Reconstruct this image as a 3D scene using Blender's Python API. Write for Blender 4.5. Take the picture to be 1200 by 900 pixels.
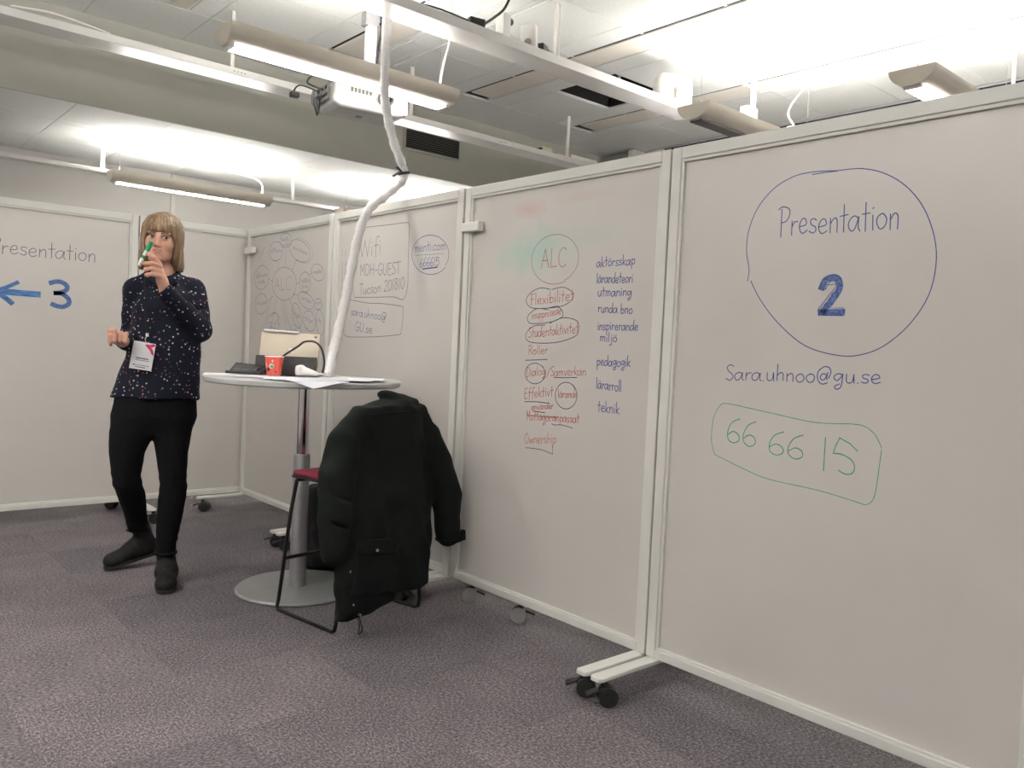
import bpy, math, random
import numpy as np
from mathutils import Vector, Matrix

for o in list(bpy.data.objects):
    bpy.data.objects.remove(o)
SC = bpy.context.scene
COL = SC.collection
random.seed(7)
PI = math.pi
rad = math.radians

# ------------------------------------------------------------------ camera, world, exposure
ROLL, PITCH, YAW, FPX, EYE = rad(2.652), rad(-2.483), rad(41.152), 955.22, 1.2


def cam_axes():
    f0 = Vector((math.sin(YAW), math.cos(YAW), 0)); r0 = Vector((math.cos(YAW), -math.sin(YAW), 0)); u0 = Vector((0, 0, 1))
    f = f0 * math.cos(PITCH) + u0 * math.sin(PITCH)
    u = u0 * math.cos(PITCH) - f0 * math.sin(PITCH)
    r = r0 * math.cos(ROLL) + u * math.sin(ROLL)
    u = u * math.cos(ROLL) - r0 * math.sin(ROLL)
    return r, u, f


CR, CU, CF = cam_axes()
EYEP = Vector((0, 0, EYE))
cd = bpy.data.cameras.new('camera')
cam = bpy.data.objects.new('camera', cd)
COL.objects.link(cam)
cd.sensor_width = 36.0
cd.lens = FPX / 1200 * 36
cd.clip_start = 0.02
m3 = Matrix((CR, CU, -CF)).transposed()
cam.matrix_world = Matrix.Translation(EYEP) @ m3.to_4x4()
SC.camera = cam
SC.view_settings.view_transform = 'Standard'
SC.view_settings.look = 'None'
SC.view_settings.gamma = 1
SC.view_settings.use_curve_mapping = False
SC.view_settings.exposure = 0.77
wd = bpy.data.worlds.new('world')
SC.world = wd
wd.use_nodes = True
wd.node_tree.nodes['Background'].inputs[0].default_value = (.8, .85, .9, 1)
wd.node_tree.nodes['Background'].inputs[1].default_value = 0.02
LAMP_UP, LAMP_DOWN = 58.0, 29.0
LIGHT_COL = (1.0, .955, .90)


def ray(x, y):
    return CR * ((x - 600) / FPX) - CU * ((y - 450) / FPX) + CF


def on_plane(x, y, p, n):
    """the point of the plane (p, n) seen at photograph pixel x, y"""
    d = ray(x, y)
    return EYEP + d * ((Vector(p) - EYEP).dot(n) / d.dot(n))


# ------------------------------------------------------------------ materials
def mat(name, col, rough=.5, metal=0., emit=0., spec=.5, coat=0.):
    m = bpy.data.materials.new(name)
    m.use_nodes = True
    b = m.node_tree.nodes['Principled BSDF']
    b.inputs['Base Color'].default_value = (*col, 1)
    b.inputs['Roughness'].default_value = rough
    b.inputs['Metallic'].default_value = metal
    b.inputs['Specular IOR Level'].default_value = spec
    b.inputs['Coat Weight'].default_value = coat
    if emit:
        b.inputs['Emission Color'].default_value = (*LIGHT_COL, 1)
        b.inputs['Emission Strength'].default_value = emit
    return m


def nodes(m):
    nt = m.node_tree
    return nt, nt.nodes['Principled BSDF']


def tex_noise(nt, scale, detail=2., rough=.5, coord='Object', stretch=None):
    tc = nt.nodes.new('ShaderNodeTexCoord')
    n = nt.nodes.new('ShaderNodeTexNoise')
    n.inputs['Scale'].default_value = scale
    n.inputs['Detail'].default_value = detail
    n.inputs['Roughness'].default_value = rough
    if stretch:
        mp = nt.nodes.new('ShaderNodeMapping')
        mp.inputs['Scale'].default_value = stretch
        nt.links.new(tc.outputs[coord], mp.inputs[0])
        nt.links.new(mp.outputs[0], n.inputs['Vector'])
    else:
        nt.links.new(tc.outputs[coord], n.inputs['Vector'])
    return n


def ramp(nt, src, stops):
    r = nt.nodes.new('ShaderNodeValToRGB')
    e = r.color_ramp.elements
    e[0].position, e[0].color = stops[0][0], (*stops[0][1], 1)
    e[1].position, e[1].color = stops[-1][0], (*stops[-1][1], 1)
    for p, c in stops[1:-1]:
        k = e.new(p)
        k.color = (*c, 1)
    nt.links.new(src, r.inputs[0])
    return r


def noisy(name, c0, c1, scale, rough=.6, bump=0., detail=3., bscale=None, stretch=None, lo=.35, hi=.65, **kw):
    m = mat(name, c0, rough, **kw)
    nt, b = nodes(m)
    n = tex_noise(nt, scale, detail, stretch=stretch)
    r = ramp(nt, n.outputs[0], [(lo, c0), (hi, c1)])
    nt.links.new(r.outputs[0], b.inputs['Base Color'])
    if bump:
        n2 = tex_noise(nt, bscale or scale, detail, stretch=stretch)
        bp = nt.nodes.new('ShaderNodeBump')
        bp.inputs['Strength'].default_value = bump
        bp.inputs['Distance'].default_value = .01
        nt.links.new(n2.outputs[0], bp.inputs['Height'])
        nt.links.new(bp.outputs[0], b.inputs['Normal'])
    return m


M = {}
M['frame'] = noisy('white_enamel', (.68, .68, .64), (.72, .72, .68), 3, .32)
M['panel'] = noisy('whiteboard', (.60, .575, .545), (.64, .615, .585), 1.3, .27, spec=.5)
M['ceiling_tile'] = noisy('ceiling_tile', (.78, .80, .78), (.83, .85, .83), 60, .9, .15, bscale=250)
M['tbar'] = mat('ceiling_grid', (.72, .72, .72), .6)
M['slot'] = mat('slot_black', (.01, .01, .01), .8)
M['diffuser_metal'] = noisy('diffuser_metal', (.78, .74, .67), (.82, .78, .71), 4, .5)
M['wall'] = noisy('painted_wall', (.60, .58, .56), (.63, .61, .59), 2, .75, .05, bscale=120)
M['bulk'] = noisy('bulkhead_paint', (.44, .44, .39), (.47, .47, .42), 2, .7, .04, bscale=120)
M['tray'] = noisy('tray_enamel', (.66, .65, .63), (.69, .68, .66), 5, .3)
M['lamp'] = noisy('lamp_enamel', (.58, .54, .46), (.62, .58, .50), 6, .42)
M['lampin'] = mat('lamp_reflector', (.85, .84, .82), .35)
M['up'] = mat('tube_glow', (1, 1, 1), .5, emit=LAMP_UP)
M['up_dim'] = mat('tube_glow_dim', (1, 1, 1), .5, emit=LAMP_UP * .5)
M['down'] = mat('diffuser_glow', (1, 1, 1), .5, emit=LAMP_DOWN)
M['louver'] = noisy('dark_louver', (.10, .10, .09), (.14, .14, .13), 200, .4)
M['wire'] = mat('steel_wire', (.5, .5, .5), .35, 1.)
M['projector_white'] = noisy('projector_plastic', (.40, .40, .39), (.44, .44, .43), 8, .5)
M['white_plastic'] = noisy('white_plastic', (.74, .73, .70), (.78, .77, .74), 8, .4)
M['cream_plastic'] = noisy('cream_plastic', (.62, .57, .42), (.68, .63, .48), 8, .45)
M['black_plastic'] = noisy('black_plastic', (.012, .012, .013), (.02, .02, .021), 40, .42)
M['grey_plastic'] = noisy('grey_plastic', (.25, .25, .25), (.29, .29, .29), 20, .5)
M['sleeve'] = noisy('white_sleeve', (.70, .69, .69), (.78, .77, .77), 90, .6, .3, bscale=180)
M['chrome'] = mat('chrome', (.75, .75, .76), .06, 1.)
M['greymetal'] = noisy('grey_metal', (.30, .30, .31), (.33, .33, .34), 30, .38, metal=.6)
M['basegrey'] = noisy('base_grey', (.28, .29, .29), (.31, .32, .32), 25, .33, metal=.35)
M['tabletop'] = noisy('table_laminate', (.44, .445, .445), (.47, .475, .475), 8, .45)
M['paper'] = noisy('paper', (.80, .80, .84), (.84, .84, .88), 6, .8)
M['paper2'] = noisy('paper_blueish', (.66, .67, .74), (.70, .71, .78), 6, .8)
M['blacksteel'] = mat('black_steel', (.012, .012, .012), .35, .3)
M['redfelt'] = noisy('red_felt', (.16, .012, .03), (.22, .02, .045), 220, .95, .3)
M['gold'] = noisy('gold_aluminium', (.38, .33, .26), (.42, .37, .30), 5, .4, metal=.35)
M['cupred'] = noisy('cup_red', (.78, .10, .065), (.83, .13, .09), 20, .5)
M['green_ink_print'] = mat('print_green', (.10, .42, .26), .6)
M['print_white'] = mat('print_white', (.85, .83, .80), .6)
M['print_dark'] = mat('print_dark', (.04, .02, .02), .6)
M['pink'] = mat('print_pink', (.62, .03, .12), .6)
M['ink_blue'] = noisy('ink_blue', (.035, .05, .22), (.07, .09, .30), 90, .5)
M['ink_dark'] = noisy('ink_dark', (.07, .07, .14), (.13, .12, .20), 90, .5)
M['ink_red'] = noisy('ink_red', (.42, .07, .06), (.52, .16, .13), 60, .5)
M['ink_green'] = noisy('ink_green', (.03, .27, .17), (.10, .38, .27), 50, .5)
M['ink_teal'] = noisy('ink_teal', (.14, .30, .30), (.22, .38, .38), 50, .5)
M['ink_brown'] = noisy('ink_brown', (.26, .12, .10), (.34, .2, .17), 60, .5)
M['ink_fill'] = noisy('ink_fill', (.02, .07, .27), (.13, .22, .42), 130, .5, detail=1.)
M['ink_arrow'] = noisy('ink_arrow', (.02, .10, .36), (.10, .24, .46), 60, .5, stretch=(.3, 1, 1.6))
M['skin'] = noisy('skin', (.55, .29, .21), (.62, .36, .27), 18, .5, .08, bscale=300)
M['lips'] = noisy('lip_skin', (.42, .15, .12), (.48, .19, .15), 60, .42)
M['eye_white'] = mat('eye_white', (.6, .57, .54), .2)
M['iris'] = mat('iris', (.06, .07, .08), .15)
M['brow'] = noisy('brow_hair', (.16, .09, .05), (.22, .13, .07), 120, .7)
M['trousers'] = noisy('black_denim', (.004, .004, .005), (.007, .007, .008), 120, .9, .15, bscale=300, spec=.15)
M['boot'] = noisy('boot_leather', (.006, .006, .0065), (.012, .012, .012), 40, .7, .15, bscale=160, spec=.25)
M['sole'] = mat('boot_sole', (.012, .012, .012), .7)
M['coat'] = noisy('coat_cloth', (.0045, .0068, .006), (.0078, .0105, .0092), 14, .85, .2, bscale=260, spec=.18)
M['coat_dark'] = noisy('coat_lining', (.004, .005, .006), (.007, .008, .009), 30, .85, spec=.15)
M['bag'] = noisy('bag_nylon', (.005, .005, .006), (.009, .009, .010), 90, .7, .2, bscale=250, spec=.25)
M['glassdark'] = mat('dark_glass', (.02, .025, .04), .12)
M['marker_green'] = noisy('marker_green', (.01, .30, .12), (.02, .36, .16), 60, .4)
M['grille'] = mat('vent_dark', (.10, .10, .085), .6)


def panel_stained():
    """whiteboard with a badly wiped teal patch and a little pink, both in the ink left on the board"""
    m = M['panel'].copy()
    m.name = 'whiteboard_smeared'
    nt, b = nodes(m)
    src = b.inputs['Base Color'].links[0].from_socket

    def blob(cx, cz, rx, rz, col, amt, src):
        tc = nt.nodes.new('ShaderNodeTexCoord')
        mp = nt.nodes.new('ShaderNodeMapping')
        mp.vector_type = 'POINT'
        mp.inputs['Location'].default_value = (-cx / rx, 0, -cz / rz)
        mp.inputs['Scale'].default_value = (1 / rx, 0, 1 / rz)
        nt.links.new(tc.outputs['Object'], mp.inputs[0])
        ln = nt.nodes.new('ShaderNodeVectorMath'); ln.operation = 'LENGTH'
        nt.links.new(mp.outputs[0], ln.inputs[0])
        nz = tex_noise(nt, 7, 4, stretch=(1.2, 1, .7))
        ad = nt.nodes.new('ShaderNodeMath'); ad.operation = 'MULTIPLY_ADD'
        nt.links.new(nz.outputs[0], ad.inputs[0]); ad.inputs[1].default_value = 1.5
        nt.links.new(ln.outputs['Value'], ad.inputs[2])
        mr = nt.nodes.new('ShaderNodeMapRange')
        mr.inputs['From Min'].default_value = .55; mr.inputs['From Max'].default_value = 1.75
        mr.inputs['To Min'].default_value = amt; mr.inputs['To Max'].default_value = 0
        nt.links.new(ad.outputs[0], mr.inputs[0])
        mx = nt.nodes.new('ShaderNodeMix'); mx.data_type = 'RGBA'
        mx.inputs['B'].default_value = (*col, 1)
        nt.links.new(mr.outputs[0], mx.inputs['Factor'])
        nt.links.new(src, mx.inputs['A'])
        return mx.outputs['Result']
    s = blob(.46, 1.62, .28, .13, (.36, .60, .52), .75, src)
    s = blob(.70, 1.66, .30, .08, (.45, .58, .54), .45, s)
    s = blob(.42, 1.80, .13, .05, (.66, .36, .36), .55, s)
    s = blob(.75, 1.82, .2, .03, (.64, .46, .44), .4, s)
    nt.links.new(s, b.inputs['Base Color'])
    return m


M['panel_smeared'] = panel_stained()


def carpet(name, base, fleck):
    m = mat(name, base, .95, spec=.2)
    nt, b = nodes(m)
    n = tex_noise(nt, 150, 2.5, .65, stretch=(1, .55, 1))
    d = tuple(c * .45 for c in base)
    r = ramp(nt, n.outputs[0], [(.33, d), (.5, base), (.68, fleck)])
    n2 = tex_noise(nt, 3.5, 3)
    r2 = ramp(nt, n2.outputs[0], [(.3, (.86, .86, .86)), (.7, (1.1, 1.08, 1.08))])
    mx = nt.nodes.new('ShaderNodeMix'); mx.data_type = 'RGBA'; mx.blend_type = 'MULTIPLY'
    mx.inputs['Factor'].default_value = 1
    nt.links.new(r.outputs[0], mx.inputs['A']); nt.links.new(r2.outputs[0], mx.inputs['B'])
    nt.links.new(mx.outputs['Result'], b.inputs['Base Color'])
    bp = nt.nodes.new('ShaderNodeBump'); bp.inputs['Strength'].default_value = .6; bp.inputs['Distance'].default_value = .006
    nt.links.new(n.outputs[0], bp.inputs['Height']); nt.links.new(bp.outputs[0], b.inputs['Normal'])
    return m


M['carpet'] = [carpet('carpet_a', (.135, .122, .132), (.27, .25, .262)), carpet('carpet_b', (.125, .114, .124), (.25, .232, .245)),
               carpet('carpet_c', (.15, .135, .143), (.30, .275, .285))]
M['carpet_lit'] = carpet('carpet_d_lit', (.165, .150, .158), (.30, .28, .29))  # lighter carpet: light on the floor by the back boards, put into the colour


def shirt_mat():
    m = mat('shirt_print', (.012, .014, .035), .8, spec=.2)
    nt, b = nodes(m)
    tc = nt.nodes.new('ShaderNodeTexCoord')
    v = nt.nodes.new('ShaderNodeTexVoronoi'); v.inputs['Scale'].default_value = 54
    v.inputs['Randomness'].default_value = .9
    nt.links.new(tc.outputs['Object'], v.inputs['Vector'])
    lt = nt.nodes.new('ShaderNodeMath'); lt.operation = 'LESS_THAN'; lt.inputs[1].default_value = .21
    nt.links.new(v.outputs['Distance'], lt.inputs[0])
    sp = nt.nodes.new('ShaderNodeSeparateColor'); nt.links.new(v.outputs['Color'], sp.inputs[0])
    r = ramp(nt, sp.outputs[0], [(.0, (.55, .50, .48)), (.45, (.50, .46, .46)), (.5, (.32, .05, .07)), (.68, (.36, .28, .14)), (.72, (.14, .16, .26)), (1, (.5, .48, .5))])
    r.color_ramp.interpolation = 'CONSTANT'
    mx = nt.nodes.new('ShaderNodeMix'); mx.data_type = 'RGBA'
    mx.inputs['A'].default_value = (.006, .0075, .017, 1)
    nt.links.new(lt.outputs[0], mx.inputs['Factor']); nt.links.new(r.outputs[0], mx.inputs['B'])
    nt.links.new(mx.outputs['Result'], b.inputs['Base Color'])
    return m


M['shirt'] = shirt_mat()


def hair_mat():
    m = mat('hair', (.26, .15, .07), .45)
    nt, b = nodes(m)
    n = tex_noise(nt, 55, 3, .6, stretch=(1, 1, .07))
    r = ramp(nt, n.outputs[0], [(.3, (.085, .050, .027)), (.5, (.19, .118, .062)), (.72, (.36, .245, .14))])
    nt.links.new(r.outputs[0], b.inputs['Base Color'])
    bp = nt.nodes.new('ShaderNodeBump'); bp.inputs['Strength'].default_value = .6; bp.inputs['Distance'].default_value = .004
    nt.links.new(n.outputs[0], bp.inputs['Height']); nt.links.new(bp.outputs[0], b.inputs['Normal'])
    return m


M['hair'] = hair_mat()


# ------------------------------------------------------------------ mesh helpers
def catmull(pts, n=6, closed=False):
    P = [Vector(p) for p in pts]
    if len(P) < 3:
        return P
    out = []
    N = len(P)
    for i in range(N if closed else N - 1):
        if closed:
            a, b, c, d = P[i - 1], P[i], P[(i + 1) % N], P[(i + 2) % N]
        else:
            a, b, c, d = P[max(i - 1, 0)], P[i], P[i + 1], P[min(i + 2, N - 1)]
        for k in range(n):
            t = k / n
            out.append(.5 * ((2 * b) + (c - a) * t + (2 * a - 5 * b + 4 * c - d) * t * t + (3 * b - a - 3 * c + d) * t ** 3))
    if not closed:
        out.append(P[-1])
    return out


class MB:
    def __init__(s):
        s.v, s.f = [], []

    def add(s, vs, fs):
        o = len(s.v)
        s.v += [tuple(v) for v in vs]
        s.f += [tuple(i + o for i in f) for f in fs]
        return s

    def box(s, x0, y0, z0, x1, y1, z1):
        return s.add([(x0, y0, z0), (x1, y0, z0), (x1, y1, z0), (x0, y1, z0), (x0, y0, z1), (x1, y0, z1), (x1, y1, z1), (x0, y1, z1)],
                     [(0, 3, 2, 1), (4, 5, 6, 7), (0, 1, 5, 4), (1, 2, 6, 5), (2, 3, 7, 6), (3, 0, 4, 7)])

    def obox(s, c, h, rot=None):
        R = rot or Matrix.Identity(3)
        t = MB().box(-h[0], -h[1], -h[2], h[0], h[1], h[2])
        return s.add([Vector(c) + R @ Vector(v) for v in t.v], t.f)

    def cyl(s, a, b, r0, r1=None, n=16):
        return s.tube([a, b], [r0, r0 if r1 is None else r1], n)

    def tube(s, pts, r, n=10, closed=False, flat=None):
        P = [Vector(p) for p in pts]
        N = len(P)
        rr = r if isinstance(r, (list, tuple)) else [r] * N
        vs, fs = [], []
        t0 = (P[1] - P[0]).normalized()
        u = t0.orthogonal().normalized()
        for i in range(N):
            if closed:
                t = (P[(i + 1) % N] - P[i - 1]).normalized()
            else:
                t = (P[min(i + 1, N - 1)] - P[max(i - 1, 0)]).normalized()
            u = (u - t * u.dot(t)).normalized()
            w = t.cross(u)
            for k in range(n):
                a = 2 * PI * k / n
                vs.append(P[i] + (u * math.cos(a) + w * math.sin(a)) * rr[i])
        for i in range(N if closed else N - 1):
            for k in range(n):
                j = (i + 1) % N
                fs.append((i * n + k, i * n + (k + 1) % n, j * n + (k + 1) % n, j * n + k))
        if not closed:
            fs.append(tuple(reversed(range(n))))
            fs.append(tuple((N - 1) * n + k for k in range(n)))
        return s.add(vs, fs)

    def lathe(s, prof, c=(0, 0, 0), n=32, rot=None):
        R = rot or Matrix.Identity(3)
        vs, fs = [], []
        for r, z in prof:
            for k in range(n):
                a = 2 * PI * k / n
                vs.append(Vector(c) + R @ Vector((r * math.cos(a), r * math.sin(a), z)))
        for i in range(len(prof) - 1):
            for k in range(n):
                fs.append((i * n + k, i * n + (k + 1) % n, (i + 1) * n + (k + 1) % n, (i + 1) * n + k))
        if prof[0][0] > 1e-6:
            fs.append(tuple(reversed(range(n))))
        if prof[-1][0] > 1e-6:
            fs.append(tuple((len(prof) - 1) * n + k for k in range(n)))
        return s.add(vs, fs)

    def prism(s, poly, lo, hi, axis='z'):
        def P(a, b, h):
            return {'z': (a, b, h), 'x': (h, a, b), 'y': (a, h, b)}[axis]
        n = len(poly)
        vs = [P(a, b, lo) for a, b in poly] + [P(a, b, hi) for a, b in poly]
        fs = [tuple(reversed(range(n))), tuple(range(n, 2 * n))] + [(i, (i + 1) % n, n + (i + 1) % n, n + i) for i in range(n)]
        return s.add(vs, fs)

    def mesh(s, name, m, smooth=None):
        me = bpy.data.meshes.new(name)
        me.from_pydata(s.v, [], s.f)
        finish(me, m, smooth)
        return me

    def build(s, name, m, parent=None, smooth=None, bevel=0., seg=2, loc=None):
        o = bpy.data.objects.new(name, s.mesh(name, m, smooth))
        return place(o, parent, bevel, seg, loc)


def finish(me, m, smooth):
    import bmesh
    bm = bmesh.new(); bm.from_mesh(me)
    bmesh.ops.recalc_face_normals(bm, faces=bm.faces)
    bm.to_mesh(me); bm.free()
    for q in (m if isinstance(m, (list, tuple)) else [m]):
        me.materials.append(q)
    if smooth is not None:
        me.shade_smooth()
        if smooth < 180:
            me.set_sharp_from_angle(angle=rad(smooth))


def place(o, parent, bevel=0., seg=2, loc=None):
    COL.objects.link(o)
    if parent is not None:
        o.parent = parent
    if loc is not None:
        o.location = loc
    if bevel:
        b = o.modifiers.new('bevel', 'BEVEL')
        b.width = bevel; b.segments = seg; b.limit_method = 'ANGLE'; b.angle_limit = rad(40)
    return o


def tag(o, label, cat, group=None):
    o['label'] = label; o['category'] = cat
    if group:
        o['group'] = group
    return o


def thing(name, label, cat, loc=(0, 0, 0), rz=0., group=None):
    o = bpy.data.objects.new(name, None)
    COL.objects.link(o)
    o.location = loc; o.rotation_euler = (0, 0, rz)
    o.empty_display_size = .05
    return tag(o, label, cat, group)


def struct(o):
    o['kind'] = 'structure'
    return o


# ------------------------------------------------------------------ signed-distance modelling (figure and coat)
class Field:
    def __init__(s, lo, hi, h):
        s.lo = np.array(lo, float); s.h = h
        s.n = np.ceil((np.array(hi) - s.lo) / h).astype(int) + 1
        s.F = np.full(s.n, 1.0, np.float32)

    def blk(s, lo, hi, pad):
        a = np.clip(np.floor((np.array(lo) - pad - s.lo) / s.h).astype(int), 0, s.n)
        b = np.clip(np.ceil((np.array(hi) + pad - s.lo) / s.h).astype(int) + 1, 0, s.n)
        sl = tuple(slice(i, j) for i, j in zip(a, b))
        ax = [(s.lo[k] + s.h * np.arange(a[k], b[k])).astype(np.float32) for k in range(3)]
        return sl, np.meshgrid(*ax, indexing='ij', sparse=True)

    def put(s, fn, lo, hi, k=.01, sub=False):
        sl, (X, Y, Z) = s.blk(lo, hi, k + 3 * s.h)
        if min(s.F[sl].shape) == 0:
            return
        a = s.F[sl]
        d = fn(X, Y, Z).astype(np.float32)
        if sub:
            a, d = -a, d
        h = np.maximum(k - np.abs(a - d), 0) / k
        r = np.minimum(a, d) - h * h * k * .25
        s.F[sl] = -r if sub else r

    def cone(s, a, b, ra, rb, k=.01, sub=False):
        a = np.array(a, float); b = np.array(b, float); ba = b - a; L = ba @ ba
        R = max(ra, rb)

        def fn(X, Y, Z):
            t = np.clip(((X - a[0]) * ba[0] + (Y - a[1]) * ba[1] + (Z - a[2]) * ba[2]) / L, 0, 1)
            return np.sqrt((X - a[0] - t * ba[0]) ** 2 + (Y - a[1] - t * ba[1]) ** 2 + (Z - a[2] - t * ba[2]) ** 2) - (ra + t * (rb - ra))
        s.put(fn, np.minimum(a, b) - R, np.maximum(a, b) + R, k, sub)

    def chain(s, pts, k=.01):
        for (p, r), (q, r2) in zip(pts[:-1], pts[1:]):
            s.cone(p, q, r, r2, k)

    def ell(s, c, r, k=.01, rot=None, sub=False):
        c = np.array(c, float); r = np.array(r, float)
        Rm = np.array(rot.transposed()) if rot is not None else np.eye(3)

        def fn(X, Y, Z):
            x, y, z = X - c[0], Y - c[1], Z - c[2]
            q = [Rm[i, 0] * x + Rm[i, 1] * y + Rm[i, 2] * z for i in range(3)]
            k0 = np.sqrt(sum((q[i] / r[i]) ** 2 for i in range(3)))
            k1 = np.sqrt(sum((q[i] / r[i] ** 2) ** 2 for i in range(3)))
            return k0 * (k0 - 1) / np.maximum(k1, 1e-6)
        m = r.max()
        s.put(fn, c - m, c + m, k, sub)

    def box(s, c, hf, rd=.01, k=.01, rot=None, sub=False):
        c = np.array(c, float); hf = np.array(hf, float) - rd
        Rm = np.array(rot.transposed()) if rot is not None else np.eye(3)

        def fn(X, Y, Z):
            x, y, z = X - c[0], Y - c[1], Z - c[2]
            q = [np.abs(Rm[i, 0] * x + Rm[i, 1] * y + Rm[i, 2] * z) - hf[i] for i in range(3)]
            out = np.sqrt(sum(np.maximum(v, 0) ** 2 for v in q))
            return out + np.minimum(np.maximum(np.maximum(q[0], q[1]), q[2]), 0) - rd
        m = np.linalg.norm(hf + rd)
        s.put(fn, c - m, c + m, k, sub)

    def loft(s, rows, k=.01, p=2.):
        """stack of ellipses (z, cx, cy, rx, ry), z rising"""
        A = np.array(rows, float)
        rmax = A[:, 3:].max()

        def fn(X, Y, Z):
            z = Z[0, 0]
            g = [np.interp(z, A[:, 0], A[:, i])[None, None, :] for i in range(1, 5)]
            d = ((np.abs((X - g[0]) / g[2])) ** p + (np.abs((Y - g[1]) / g[3])) ** p) ** (1 / p)
            d = (d - 1) * np.minimum(g[2], g[3])
            return np.maximum(d, np.maximum(A[0, 0] - Z, Z - A[-1, 0]))
        lo = (A[:, 1].min() - rmax, A[:, 2].min() - rmax, A[0, 0]); hi = (A[:, 1].max() + rmax, A[:, 2].max() + rmax, A[-1, 0])
        s.put(fn, lo, hi, k)

    def disp(s, fn):
        sl, (X, Y, Z) = s.blk(s.lo, s.lo + s.h * s.n, 0)
        s.F += fn(X, Y, Z).astype(np.float32)

    def mesh(s, name, m, smooth_it=2):
        F = s.F
        F[0] = F[-1] = 1; F[:, 0] = F[:, -1] = 1; F[:, :, 0] = F[:, :, -1] = 1
        S = F < 0
        c = [slice(None, -1), slice(1, None)]
        cnt = np.zeros(np.array(S.shape) - 1, np.int8)
        for i in (0, 1):
            for j in (0, 1):
                for l in (0, 1):
                    cnt += S[c[i], c[j], c[l]]
        act = (cnt > 0) & (cnt < 8)
        idx = np.full(act.shape, -1, np.int64)
        ijk = np.argwhere(act)
        idx[act] = np.arange(len(ijk))
        acc = np.zeros((len(ijk), 3)); num = np.zeros(len(ijk))
        I, J, K = ijk.T
        for ax in range(3):
            for a in (0, 1):
                for b in (0, 1):
                    o0 = [0, 0, 0]; oth = [q for q in range(3) if q != ax]
                    o0[oth[0]], o0[oth[1]] = a, b
                    o1 = list(o0); o1[ax] = 1
                    f0 = F[I + o0[0], J + o0[1], K + o0[2]]; f1 = F[I + o1[0], J + o1[1], K + o1[2]]
                    x = (f0 < 0) != (f1 < 0)
                    t = np.where(x, f0 / np.where(x, f0 - f1, 1), 0)
                    pos = np.tile(np.array(o0, float), (len(ijk), 1)); pos[:, ax] = t
                    acc[x] += pos[x]; num[x] += 1
        V = s.lo + s.h * (ijk + acc / num[:, None])
        quads = []
        for ax in range(3):
            o = [q for q in range(3) if q != ax]
            sa = [slice(1, -1)] * 3
            lo_ = list(sa); hi_ = list(sa)
            lo_[ax] = slice(0, -1); hi_[ax] = slice(1, None)
            A, B = S[tuple(lo_)], S[tuple(hi_)]
            e = np.argwhere(A != B)
            base = e.copy()
            for q in o:
                base[:, q] += 1
            flip = A[tuple(e.T)]
            d1 = np.zeros(3, int); d1[o[0]] = 1
            d2 = np.zeros(3, int); d2[o[1]] = 1
            q = [idx[tuple((base - x).T)] for x in (d1 * 0, d1, d1 + d2, d2)]
            Q = np.stack(q, 1)
            Q[flip] = Q[flip][:, ::-1]
            if ax == 1:
                Q = Q[:, ::-1]
            quads.append(Q)
        Q = np.concatenate(quads)
        Q = Q[(Q >= 0).all(1)]
        for it in range(smooth_it):
            sm = np.zeros_like(V); ct = np.zeros(len(V))
            for i in range(4):
                np.add.at(sm, Q[:, i], V[Q[:, (i + 1) % 4]]); np.add.at(ct, Q[:, i], 1)
                np.add.at(sm, Q[:, (i + 1) % 4], V[Q[:, i]]); np.add.at(ct, Q[:, (i + 1) % 4], 1)
            V = V * .45 + .55 * sm / np.maximum(ct, 1)[:, None]
        me = bpy.data.meshes.new(name)
        me.vertices.add(len(V)); me.vertices.foreach_set('co', V.astype(np.float32).ravel())
        me.loops.add(Q.size); me.loops.foreach_set('vertex_index', Q.astype(np.int32).ravel())
        me.polygons.add(len(Q)); me.polygons.foreach_set('loop_start', (np.arange(len(Q)) * 4).astype(np.int32))
        me.update(); me.validate()
        for q in (m if isinstance(m, (list, tuple)) else [m]):
            me.materials.append(q)
        me.shade_smooth()
        s.V, s.Q = V, Q
        return me

    def build(s, name, m, parent, smooth_it=2):
        o = bpy.data.objects.new(name, s.mesh(name, m, smooth_it))
        return place(o, parent)


def waves(seed, n, f0, f1, amp, zs=1.):
    rg = np.random.default_rng(seed)
    D = rg.normal(size=(n, 3)); D /= np.linalg.norm(D, axis=1)[:, None]
    D[:, 2] *= zs
    Fq = rg.uniform(f0, f1, n); Ph = rg.uniform(0, 6.28, n)

    def fn(X, Y, Z):
        o = 0
        for d, f, p in zip(D, Fq, Ph):
            o = o + np.sin((X * d[0] + Y * d[1] + Z * d[2]) * f + p)
        return o * (amp / math.sqrt(n))
    return fn


# ------------------------------------------------------------------ setting: floor, walls, ceilings
X0, X1, Y0, Y1 = -4.0, 6.1, -3.6, 7.5
ZC, ZL, YB = 3.15, 2.5955, 5.675
fl = MB()
FX0, FX1, FY0, FY1, TS = -.5, 3.0, .35, 7.35, .5
fl.box(X0, Y0, -.1, X1, Y1, -.012)
for a, b, c, d in ((X0, Y0, FX0, Y1), (FX1, Y0, X1, Y1), (FX0, Y0, FX1, FY0), (FX0, FY1, FX1, Y1)):
    fl.box(a, b, -.012, c, d, 0)
floor = struct(fl.build('floor', M['carpet'][0]))
tile_me = [MB().box(-.2496, -.2496, -.011, .2496, .2496, 0).mesh('carpet_tile', m) for m in M['carpet'] + [M['carpet_lit']]]
rt = random.Random(3)
for i in range(7):
    for j in range(14):
        y = FY0 + TS * (j + .5)
        me = tile_me[3] if y > 5.35 else tile_me[rt.choice((0, 0, 1, 2))]  # far rows carry the painted floor light
        o = bpy.data.objects.new('carpet_tile', me)
        place(o, floor, loc=(FX0 + TS * (i + .5), y, 0))
        o.rotation_euler = (0, 0, (PI / 2) * ((i + j) % 2))

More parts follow.
